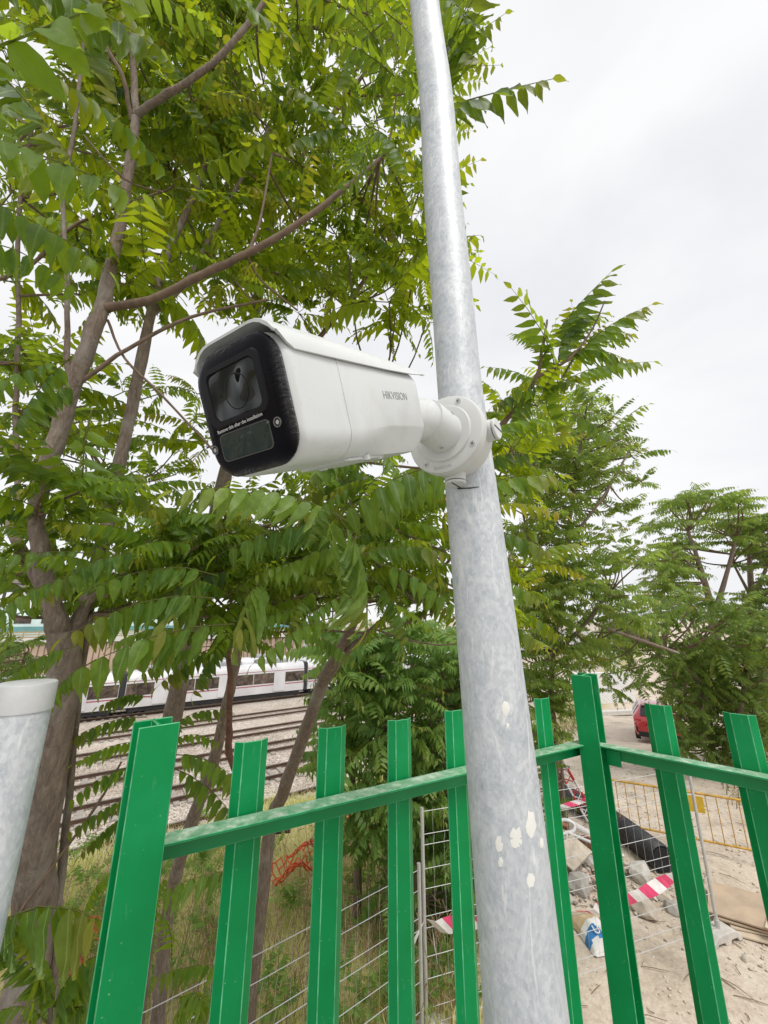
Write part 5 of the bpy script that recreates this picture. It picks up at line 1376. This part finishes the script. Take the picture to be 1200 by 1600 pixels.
F(330, 905, 1.7, 250, 985, 1.2, 'long', 0.2, LM_YOUNG); F(300, 880, 1.6, 200, 960, 1.3, 'near'); F(420, 915, 1.6, 370, 985, 1.2, 'long', -0.2, LM_YOUNG)
for x0, y0, x1, y1, k in ((230, 1120, 95, 1165, 'hang'), (222, 1160, 112, 1195, 'near'), (225, 1195, 95, 1265, 'hang'), (222, 1240, 96, 1310, 'hang'), (215, 1270, 120, 1340, 'near'), (235, 1090, 150, 1105, 'near')):
    F(x0, y0, 1.85, x1, y1, 1.65, k)
for x0, y0, x1, y1, k in ((258, 1150, 360, 1110, 'near'), (262, 1180, 385, 1235, 'hang'), (262, 1195, 372, 1290, 'hang'), (262, 1160, 350, 1165, 'near')):
    F(x0, y0, 1.7, x1, y1, 1.75, k)
for x0, y0, x1, y1, s0 in ((120, 1010, -20, 1090, 1.35), (150, 1030, 40, 1130, 1.4), (330, 1010, 215, 1060, 1.6), (360, 1000, 300, 1090, 1.7), (300, 990, 170, 1010, 1.5)):
    F(x0, y0, s0, x1, y1, s0 - .08, R1.choice(('hang', 'near')))
F(395, 1362, 1.3, 225, 1402, 1.2, 'hang'); F(355, 1512, 1.35, 232, 1530, 1.3, 'hang'); F(265, 1360, 1.5, 225, 1460, 1.4, 'near')
F(190, 1350, 1.5, 130, 1430, 1.45, 'near', .4)
def fill(tree, poly, n, s0, s1, nl, Lm, kinds=('mid',), yellow=0.05, holes=(), pw=1.0, el=(-30, 40), r=R1, tw=0.005, m=None):
    for c in sample(poly, n, s0, s1, r, pw, holes):
        tree.cluster(c, r.randint(nl - 1, nl + 1), Lm * r.uniform(0.85, 1.15), r.choice(kinds), yellow, True, el, tw, m)
A_LEFT = [(-60, -80), (330, -80), (330, 300), (300, 440), (120, 470), (-60, 480)]
fill(T1, A_LEFT, 38, 2.1, 3.2, 5, 0.50, ('mid', 'mid', 'hang'), 0.08, HOLES)
fill(T1, [(300, -80), (660, -80), (650, 330), (560, 420), (380, 460), (300, 420)], 36, 2.3, 3.2, 5, 0.42, ('mid',), 0.10, HOLES)
fill(T1, [(0, 730), (380, 760), (420, 930), (250, 1000), (0, 960)], 22, 1.5, 2.1, 5, 0.34, ('near', 'mid', 'hang'), 0.02, m=LM_LOW)
fill(T1, [(-40, 480), (150, 480), (100, 740), (-40, 760)], 9, 2.0, 2.8, 5, 0.34, ('mid',), 0.03)
fill(T1, [(-20, 780), (330, 800), (380, 900), (300, 960), (0, 930)], 20, 1.7, 2.6, 5, 0.36, ('mid', 'near', 'hang'), 0.02, m=LM_LOW)
T1.finish()

# -- second tree, trunk behind the fence, its crown filling the upper middle
b0 = GT(255, 1395)
b0 = P(250, 1300, 3.3)
T2 = Tree('tree', (b0.x, b0.y, TZ(b0.x, b0.y)), 'tall leafy tree with a straight pale trunk behind the end post, under the camera', 'tree', 'trees growing by the fence', None, 0.8)
bs = T2.base
T2.limb3('trunk', [(bs.x, bs.y, bs.z - .2, .11), (bs.x, bs.y, bs.z + .4, .10)] + [tuple(P(a, b_, c)) + (w * c / 1200,) for a, b_, c, w in ((250, 1250, 3.3, 36), (272, 1110, 3.3, 34), (296, 1000, 3.3, 32), (322, 890, 3.35, 30), (340, 790, 3.4, 27), (372, 650, 3.5, 23), (400, 480, 3.6, 19), (430, 300, 3.8, 15), (455, 120, 4.0, 11), (470, -80, 4.3, 8))], MAT['bark'], 14)
T2.limb('branch', [(322, 890, 3.35, 15), (400, 830, 3.2, 13), (440, 810, 3.2, 11), (520, 740, 3.2, 8), (590, 620, 3.3, 6)], MAT['bark'], 10)
T2.limb('branch', [(372, 650, 3.5, 12), (470, 560, 3.5, 10), (560, 450, 3.5, 8), (640, 330, 3.6, 6)], MAT['twig'], 8)
T2.limb('branch', [(400, 480, 3.6, 11), (330, 400, 3.6, 8), (270, 280, 3.7, 6), (230, 120, 3.8, 5)], MAT['twig'], 8)
T2.limb('branch', [(430, 300, 3.8, 9), (520, 180, 3.8, 8), (610, 60, 3.9, 6), (690, -60, 4.0, 5)], MAT['twig'], 8)
T2.limb('branch', [(320, 900, 3.35, 12), (240, 820, 3.4, 9), (180, 760, 3.4, 7), (100, 640, 3.5, 5)], MAT['twig'], 8)
CROWN = [(120, -80), (700, -80), (690, 120), (660, 320), (680, 500), (560, 520), (420, 470), (250, 430), (120, 300)]
fill(T2, [(-40, -80), (420, -80), (420, 240), (260, 300), (-40, 300)], 34, 2.8, 4.2, 6, 0.5, ('mid',), 0.12, HOLES)
fill(T2, CROWN, 88, 2.8, 4.8, 6, 0.50, ('mid',), 0.10, HOLES)
fill(T2, [(380, 380), (680, 380), (680, 580), (560, 540), (420, 480)], 14, 2.5, 3.6, 6, 0.42, ('mid',), 0.05)
fill(T2, [(150, 560), (330, 620), (320, 800), (120, 780)], 16, 2.8, 4.2, 5, 0.42, ('mid',), 0.04)
fill(T2, [(0, 540), (130, 560), (100, 860), (0, 840)], 7, 2.8, 4.0, 5, 0.42, ('mid',), 0.03)
fill(T2, [(250, 770), (700, 770), (690, 880), (480, 930), (250, 960)], 20, 2.4, 3.6, 5, 0.40, ('mid',), 0.02, m=LM_LOW)
F = T2.px
F(640, 190, 1.9, 865, 122, 1.85, 'hang', 0.0, None, 1)
F(665, 120, 2.1, 772, -40, 2.0, 'near'); F(660, 90, 2.1, 760, 40, 2.0, 'hang'); F(680, 150, 2.1, 735, -20, 2.1, 'near'); F(670, 60, 2.1, 745, -80, 2.1, 'near'); F(660, 170, 2.2, 720, 60, 2.2, 'hang')
F(640, 400, 2.6, 740, 370, 2.6, 'hang'); F(650, 300, 2.6, 735, 290, 2.6, 'hang')
for x0, y0, x1, y1 in ((650, 190, 772, -55), (655, 120, 790, 20), (650, 60, 760, 110), (660, -20, 770, 60), (655, 200, 745, 40), (650, -60, 780, -30), (660, 240, 728, 130)):
    F(x0, y0, 1.75, x1, y1, 1.6, R1.choice(('near', 'hang')))
for i in range(7): F(560 + R1.uniform(-20, 30), 200 + R1.uniform(-20, 20), 1.8, 560 + 130 * math.cos(i * 0.9), 190 + 120 * math.sin(i * 0.9), 1.7, 'near')
for x0, y0, x1, y1 in ((590, 60, 470, -20), (600, 40, 520, 150), (640, 30, 560, -60), (610, 110, 500, 60), (600, 20, 690, 110)):
    F(x0, y0, 1.5, x1, y1, 1.45, 'near')
T2.finish()

# -- slim reddish stem
b0 = P(300, 1360, 2.9)
T3 = Tree('sapling', (b0.x, b0.y, TZ(b0.x, b0.y)), 'slim grey sapling with a broken reddish side stem in front of the white train', 'sapling')
bs = T3.base
T3.limb3('trunk', [(bs.x, bs.y, bs.z - .1, .05)] + [tuple(P(a, b_, c)) + (w * c / 1200,) for a, b_, c, w in ((255, 1480, 2.9, 19), (292, 1310, 2.9, 19), (328, 1210, 2.85, 18), (350, 1120, 2.8, 16), (368, 1040, 2.75, 14), (380, 960, 2.7, 11), (395, 880, 2.6, 8))], MAT['bark'], 10)
T3.limb('side_stem', [(368, 960, 2.3, 6), (355, 990, 2.25, 8), (360, 1070, 2.2, 9), (358, 1120, 2.2, 10), (358, 1175, 2.2, 11), (366, 1208, 2.2, 4)], MAT['bark_red'], 8)
fill(T3, [(300, 840), (500, 840), (500, 1000), (330, 1020)], 16, 1.7, 2.6, 5, 0.33, ('near', 'hang', 'mid'), 0.0, m=LM_LOW)
F = T3.px
F(545, 815, 1.2, 268, 768, 1.1, 'hang', 0.0, LM_YOUNG, 1); F(560, 835, 1.45, 335, 868, 1.35, 'hang'); F(600, 860, 1.5, 420, 905, 1.4, 'near'); F(510, 880, 1.6, 390, 905, 1.5, 'hang')
F(520, 965, 1.15, 392, 1040, 1.05, 'big'); F(540, 930, 1.3, 440, 1010, 1.2, 'hang'); F(480, 950, 1.6, 360, 1000, 1.5, 'hang')
F(470, 990, 1.4, 560, 1040, 1.35, 'hang')
fill(T3, [(300, 770), (700, 790), (700, 960), (560, 960), (330, 970)], 26, 2.0, 3.2, 5, 0.38, ('mid', 'mid', 'hang'), 0.02, m=LM_LOW)
T3.finish()

# -- leaning tree in the middle, leafing out above and below the camera
b0 = P(430, 1270, 4.0)
T4 = Tree('tree', (b0.x, b0.y, TZ(b0.x, b0.y)), 'leaning forked grey tree in front of the shrub, leafing out under the camera', 'tree', 'trees growing by the fence', None, 0.78)
bs = T4.base
T4.limb3('trunk', [(bs.x - .15, bs.y, bs.z - .2, .08)] + [tuple(P(a, b_, c)) + (w * c / 1200,) for a, b_, c, w in ((420, 1310, 4.0, 24), (440, 1245, 3.9, 24), (478, 1140, 3.7, 24), (505, 1065, 3.5, 24), (528, 1020, 3.3, 20), (560, 960, 3.1, 14), (600, 860, 2.9, 10), (640, 760, 2.8, 8))], MAT['bark'], 12)
T4.limb('branch', [(510, 1062, 3.48, 18), (540, 1020, 3.3, 15), (572, 992, 3.1, 12), (620, 950, 2.8, 9), (680, 900, 2.6, 7), (740, 830, 2.5, 6)], MAT['bark'], 10)
T4.limb('branch', [(560, 960, 3.1, 9), (530, 900, 2.6, 7), (545, 800, 2.0, 6), (560, 720, 1.9, 5), (570, 690, 1.8, 4)], MAT['green_stem'], 8)
F = T4.px
F(523, 800, 1.0, 572, 985, .92, 'long', 0.1, LM_YOUNG, 1); F(520, 790, 1.02, 540, 940, .98, 'long', -0.6, LM_YOUNG, 0)
F(590, 880, 1.1, 720, 958, 1.05, 'big'); F(555, 870, 1.3, 705, 868, 1.25, 'hang'); F(560, 760, 1.2, 480, 850, 1.1, 'near')
F(720, 720, 1.15, 520, 815, 1.0, 'big', 0.1, None, 1); F(715, 740, 1.2, 560, 830, 1.1, 'big'); F(570, 700, 1.4, 470, 770, 1.3, 'near'); F(575, 700, 1.4, 640, 800, 1.3, 'near')
F(580, 900, 1.2, 640, 1010, 1.15, 'hang'); F(600, 940, 1.3, 680, 990, 1.3, 'near')
F(700, 790, 1.5, 880, 745, 1.45, 'hang', 0, None, 2); F(740, 800, 1.7, 885, 805, 1.6, 'yellow', 0, None, 0); F(720, 830, 1.6, 870, 870, 1.55, 'hang', 0, None, 2); F(740, 900, 1.5, 850, 945, 1.45, 'hang'); F(730, 960, 1.5, 852, 1015, 1.45, 'hang', 0, None, 2); F(720, 740, 1.8, 850, 715, 1.8, 'hang')
F(730, 700, 1.8, 870, 660, 1.8, 'near'); F(700, 690, 1.9, 790, 760, 1.8, 'near')
fill(T4, [(480, 700), (700, 720), (700, 930), (600, 960), (500, 900)], 22, 1.6, 3.0, 5, 0.36, ('mid', 'near', 'hang'), 0.06, m=LM_LOW)
fill(T4, [(720, 690), (840, 700), (850, 1000), (730, 1000)], 12, 2.0, 3.4, 5, 0.36, ('mid',), 0.14)
T4.finish()

# -- sapling to the right of the pole
b0 = P(792, 1500, 2.9)
T5 = Tree('sapling', (b0.x, b0.y, TZ(b0.x, b0.y)), 'sapling fanning its bright sprays against the sky right of the junction box', 'sapling')
bs = T5.base
T5.limb3('trunk', [(bs.x, bs.y, bs.z - .1, .035)] + [tuple(P(a, b_, c)) + (w * c / 1200,) for a, b_, c, w in ((775, 1150, 2.7, 16), (752, 900, 2.6, 13), (740, 760, 2.55, 11), (765, 690, 2.55, 9), (805, 640, 2.55, 8), (838, 590, 2.55, 6), (848, 540, 2.55, 5), (855, 500, 2.6, 3))], MAT['twig'], 8)
T5.limb('branch', [(838, 590, 2.55, 5), (890, 560, 2.5, 4), (925, 515, 2.5, 3), (945, 470, 2.5, 2)], MAT['twig'], 6)
T5.limb('branch', [(775, 680, 2.55, 4), (800, 720, 2.6, 4), (840, 730, 2.7, 3)], MAT['twig'], 6)
F = T5.px
F(850, 560, 2.55, 956, 420, 2.5, 'hang', 0.1, None, 0); F(870, 600, 2.55, 800, 448, 2.5, 'near', 0.0, None, 1); F(900, 560, 2.5, 1018, 478, 2.45, 'hang', 0, None, 2); F(890, 590, 2.5, 1022, 565, 2.4, 'hang', 0, None, 1)
F(860, 590, 2.55, 930, 640, 2.4, 'near'); F(850, 600, 2.55, 755, 575, 2.5, 'hang', 0, None, 0); F(850, 610, 2.55, 765, 640, 2.5, 'near'); F(880, 640, 2.6, 975, 705, 2.5, 'hang'); F(890, 540, 2.5, 945, 490, 2.8, 'near'); F(840, 590, 2.6, 870, 500, 2.4, 'near')
F(880, 560, 2.5, 985, 560, 2.7, 'near'); F(860, 580, 2.5, 880, 690, 2.3, 'hang'); F(830, 600, 2.5, 790, 690, 2.4, 'hang'); F(850, 560, 2.6, 800, 520, 2.8, 'near'); F(910, 540, 2.6, 990, 520, 2.8, 'near'); F(830, 610, 2.55, 900, 600, 2.3, 'near'); F(840, 600, 2.6, 820, 680, 2.3, 'near')
F(870, 585, 2.5, 915, 470, 2.7, 'near')
fill(T5, [(770, 580), (930, 560), (930, 690), (780, 700)], 6, 2.5, 3.0, 5, 0.34, ('mid',), 0.05)
T5.finish()

# -- middle distance tree right of the pole
def far_tree(name, px, s, label, cat, trunks, regions, lm, kinds, group=None, yellow=0.05, limit=300, seed=1, stems='bark'):
    b0 = P(px, 1000, s); t = Tree(name, (b0.x, b0.y, TZ(b0.x, b0.y)), label, cat, group, lm)
    for i, tr in enumerate(trunks):
        pts = [tuple(P(a, b_, c)) + (w * c / 1200,) for a, b_, c, w in tr]
        if i == 0 or tr[0][3] > 11: pts = [(pts[0][0], pts[0][1], TZ(pts[0][0], pts[0][1]) - .2, pts[0][3] * 1.15)] + pts
        t.limb3('trunk' if i == 0 else 'branch', pts, MAT[stems], 8, 4, 0.02)
    r = random.Random(seed)
    for poly, n, s0, s1, nl, Lm, el in regions:
        for c in sample(poly, n, s0, s1, r): t.cluster(c, r.randint(nl - 1, nl + 1), Lm * r.uniform(.8, 1.2), r.choice(kinds), yellow, r.random() < 0.6, el, 0.008 * s / 6)
    t.finish(limit); return t
far_tree('tree', 865, 8.4, 'airy tree with small leaves behind the pole, right of the white junction box', 'tree',
    [[(868, 1160, 8.4, 9), (862, 1060, 8.4, 8), (872, 960, 8.4, 7), (885, 850, 8.4, 6), (900, 740, 8.4, 5), (915, 650, 8.5, 3)],
     [(845, 1040, 8.4, 8), (900, 990, 8.2, 6), (950, 930, 8, 4)], [(930, 975, 8.4, 5), (1000, 1000, 8.4, 5), (1060, 1020, 8.4, 4)], [(872, 960, 8.4, 5), (830, 860, 8.4, 4), (810, 760, 8.4, 3)], [(885, 850, 8.4, 5), (940, 780, 8.4, 4), (985, 700, 8.4, 3)]],
    [([(790, 640), (880, 610), (930, 640), (940, 760), (900, 880), (790, 900)], 95, 7.4, 10, 5, 0.62, (-15, 45)),
     ([(900, 620), (990, 650), (1005, 760), (1000, 900), (900, 880)], 48, 7.4, 10, 5, 0.58, (-15, 45)),
     ([(790, 880), (1010, 880), (990, 1010), (880, 1060), (800, 1100)], 85, 7.2, 9.4, 5, 0.66, (-35, 30)),
     ([(810, 1060), (900, 1040), (890, 1150), (830, 1180)], 26, 7.2, 9.0, 5, 0.55, (-35, 30))],
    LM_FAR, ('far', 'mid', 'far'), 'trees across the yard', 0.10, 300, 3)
far_tree('tree', 1090, 17, 'open flat topped tree with pale bare stems at the far right', 'tree',
    [[(1118, 1000, 17, 14), (1112, 950, 17, 10), (1095, 890, 17, 7), (1075, 830, 17, 4)], [(1114, 960, 17, 8), (1135, 900, 17, 6), (1150, 840, 17, 4)], [(1100, 910, 17, 5), (1060, 860, 17, 3)]],
    [([(1020, 790), (1080, 765), (1150, 775), (1165, 810), (1140, 850), (1040, 860), (1010, 840)], 60, 16, 20, 5, 0.95, (-20, 15)),
     ([(1000, 850), (1090, 850), (1080, 960), (1000, 960)], 55, 15, 19, 5, 0.9, (-25, 20))],
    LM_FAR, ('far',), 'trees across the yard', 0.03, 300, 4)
far_tree('tree', 1185, 19, 'darker spreading tree at the edge of the frame beyond the bush', 'tree',
    [[(1180, 1000, 19, 14), (1175, 930, 19, 9), (1170, 860, 19, 5)], [(1176, 940, 19, 6), (1200, 880, 19, 4)], [(1172, 930, 19, 5), (1145, 880, 19, 3)]],
    [([(1140, 850), (1160, 800), (1220, 790), (1260, 840), (1230, 890), (1150, 890)], 60, 17, 21, 5, 1.0, (-20, 15)),
     ([(1150, 920), (1260, 890), (1260, 1000), (1140, 990)], 45, 16, 19, 5, 1.0, (-25, 20))],
    LM_DARK, ('far',), 'trees across the yard', 0.02, 300, 5)
far_tree('bush', 1100, 12.5, 'dense dark green bush spilling over the verge beside the red car', 'bush',
    [[(1110, 1150, 12.5, 8), (1105, 1080, 12.3, 7), (1090, 1010, 12, 5)], [(1105, 1080, 12.3, 6), (1040, 1015, 11.5, 6), (960, 985, 11, 5)], [(1150, 1150, 12, 12), (1170, 1050, 12, 5)]],
    [([(960, 960), (1100, 930), (1210, 960), (1210, 1030), (1040, 1040), (960, 1010)], 110, 10.5, 13.5, 5, 0.62, (-65, 55)),
     ([(1040, 1020), (1210, 1010), (1210, 1150), (1190, 1195), (1070, 1185), (1035, 1090)], 230, 11.2, 13.0, 5, 0.5, (-65, 55)),
     ([(1040, 1020), (1210, 1010), (1210, 1150), (1070, 1150)], 60, 13.0, 14.5, 6, 0.7, (-65, 55)),
     ([(935, 1000), (1010, 1000), (1000, 1080), (945, 1090)], 22, 11.0, 13, 5, 0.55, (-65, 55))],
    LM_DARK, ('far', 'mid', 'far'), None, 0.02, 300, 6)
far_tree('shrub', 610, 5.6, 'big feathery green shrub on the bank behind the pales', 'shrub',
    [[(610, 1300, 5.6, 9), (605, 1200, 5.6, 8), (600, 1120, 5.6, 6), (590, 1040, 5.6, 4)], [(650, 1300, 5.4, 12), (660, 1180, 5.4, 6), (690, 1080, 5.5, 4)], [(560, 1300, 5.8, 12), (545, 1180, 5.8, 6), (530, 1100, 5.8, 4)]],
    [([(520, 1010), (600, 985), (760, 990), (770, 1200), (640, 1220), (510, 1190)], 150, 5.0, 6.6, 6, 0.58, (-30, 35)),
     ([(505, 1180), (640, 1200), (780, 1200), (770, 1460), (650, 1440), (560, 1330)], 105, 4.9, 6.0, 6, 0.50, (-40, 20))],
    LM_BUSH, ('mid', 'far', 'mid'), None, 0.01, 300, 7)
far_tree('shrub', 20, 5.0, 'dark leafy shrub at the left edge below the canopy', 'shrub',
    [[(30, 1150, 5, 8), (30, 1080, 5, 6), (40, 1020, 5, 4)]],
    [([(-60, 1000), (75, 1000), (85, 1080), (-60, 1090)], 22, 4.4, 5.4, 5, 0.36, (-30, 30))], LM_DARK, ('mid', 'far'), None, 0.0, 300, 8)
far_tree('shrub', 700, 7.5, 'low shrub tangled behind the rubble heap, beside the pole', 'shrub',
    [[(880, 1240, 8, 6), (878, 1200, 8, 5), (870, 1160, 8, 3)]],
    [([(800, 1130), (880, 1150), (885, 1250), (800, 1330)], 26, 7.0, 8.2, 5, 0.38, (-40, 20))], LM_DARK, ('far',), None, 0.02, 300, 9)

# -- seedlings low by the fence
def seedling(px, py, s, label, fr):
    b0 = P(px, py, s); t = Tree('seedling', (b0.x, b0.y, TZ(b0.x, b0.y)), label, 'seedling', None, LM_NEAR)
    t.limb3('stem', [(b0.x, b0.y, TZ(b0.x, b0.y) - .05, .012), (b0.x + .02, b0.y, b0.z - 0.3, .009), (b0.x, b0.y, b0.z, .006)], MAT['green_stem'], 6)
    for x0, y0, x1, y1, k in fr: t.px(x0, y0, s, x1, y1, s * R1.uniform(0.86, 1.0), k)
    t.finish()
seedling(85, 1570, 1.35, 'young seedling with drooping sprays at the foot of the big trunk',
    [(-60, 1490, 180, 1438, 'hang'), (85, 1560, -50, 1480, 'hang'), (90, 1570, 205, 1490, 'near'), (80, 1590, 30, 1470, 'near'), (85, 1590, 200, 1590, 'near'), (80, 1600, -40, 1600, 'near'), (90, 1600, 140, 1540, 'near'), (40, 1620, 60, 1520, 'hang')])
seedling(268, 1640, 1.5, 'thin seedling showing between the end post and the first pale',
    [(270, 1500, 235, 1420, 'near'), (270, 1560, 345, 1590, 'hang'), (265, 1620, 330, 1560, 'near')])

# -- tall dry weeds among the grass
def weeds():
    root = empty('dry_weeds', (0, 0, 0)); b = MB(); r = random.Random(5)
    for i in range(420):
        px, py = r.uniform(60, 720), r.uniform(1330, 1640); p = GT(px, py)
        h = r.uniform(.45, .95); q = p + Vector((r.uniform(-.25, .25), r.uniform(-.25, .25), h))
        m = p.lerp(q, .5) + Vector((r.uniform(-.05, .05), r.uniform(-.05, .05), .08))
        b.tube([p, m, q], [.004, .003, .002], 4)
        if r.random() < .6:
            for k in range(4):
                a = p.lerp(q, r.uniform(.5, 1)); b.tube([a, a + Vector((r.uniform(-.1, .1), r.uniform(-.1, .1), r.uniform(.02, .1)))], [.003, .006], 4)
    o = b.build('dry_weeds', MAT['dry']); bpy.data.objects.remove(root); tag(o, kind='stuff')
weeds()

def green_weeds():
    t = Tree('weeds', (0, 0, 0), 'weeds', 'weeds', None, LM_BUSH); r = random.Random(77)
    for i in range(110):
        p = GT(r.uniform(60, 735), r.uniform(1290, 1660)); n = NVx * p.x + NVy * p.y
        if n > 14 or (p.x - 0.12 * (p.y - 5) > 0.9): continue
        for q in range(2):
            t.cluster(p + Vector((r.uniform(-.15, .15), r.uniform(-.15, .15), r.uniform(0.06, 0.5))), 5, r.uniform(.12, .28), r.choice(('tiny', 'far')), 0.03, False, (-10, 75))
    t.finish(0, None, 'green_weeds')
    o = [c for c in t.root.children][0]; o.parent = None; bpy.data.objects.remove(t.root); tag(o, kind='stuff')
green_weeds()
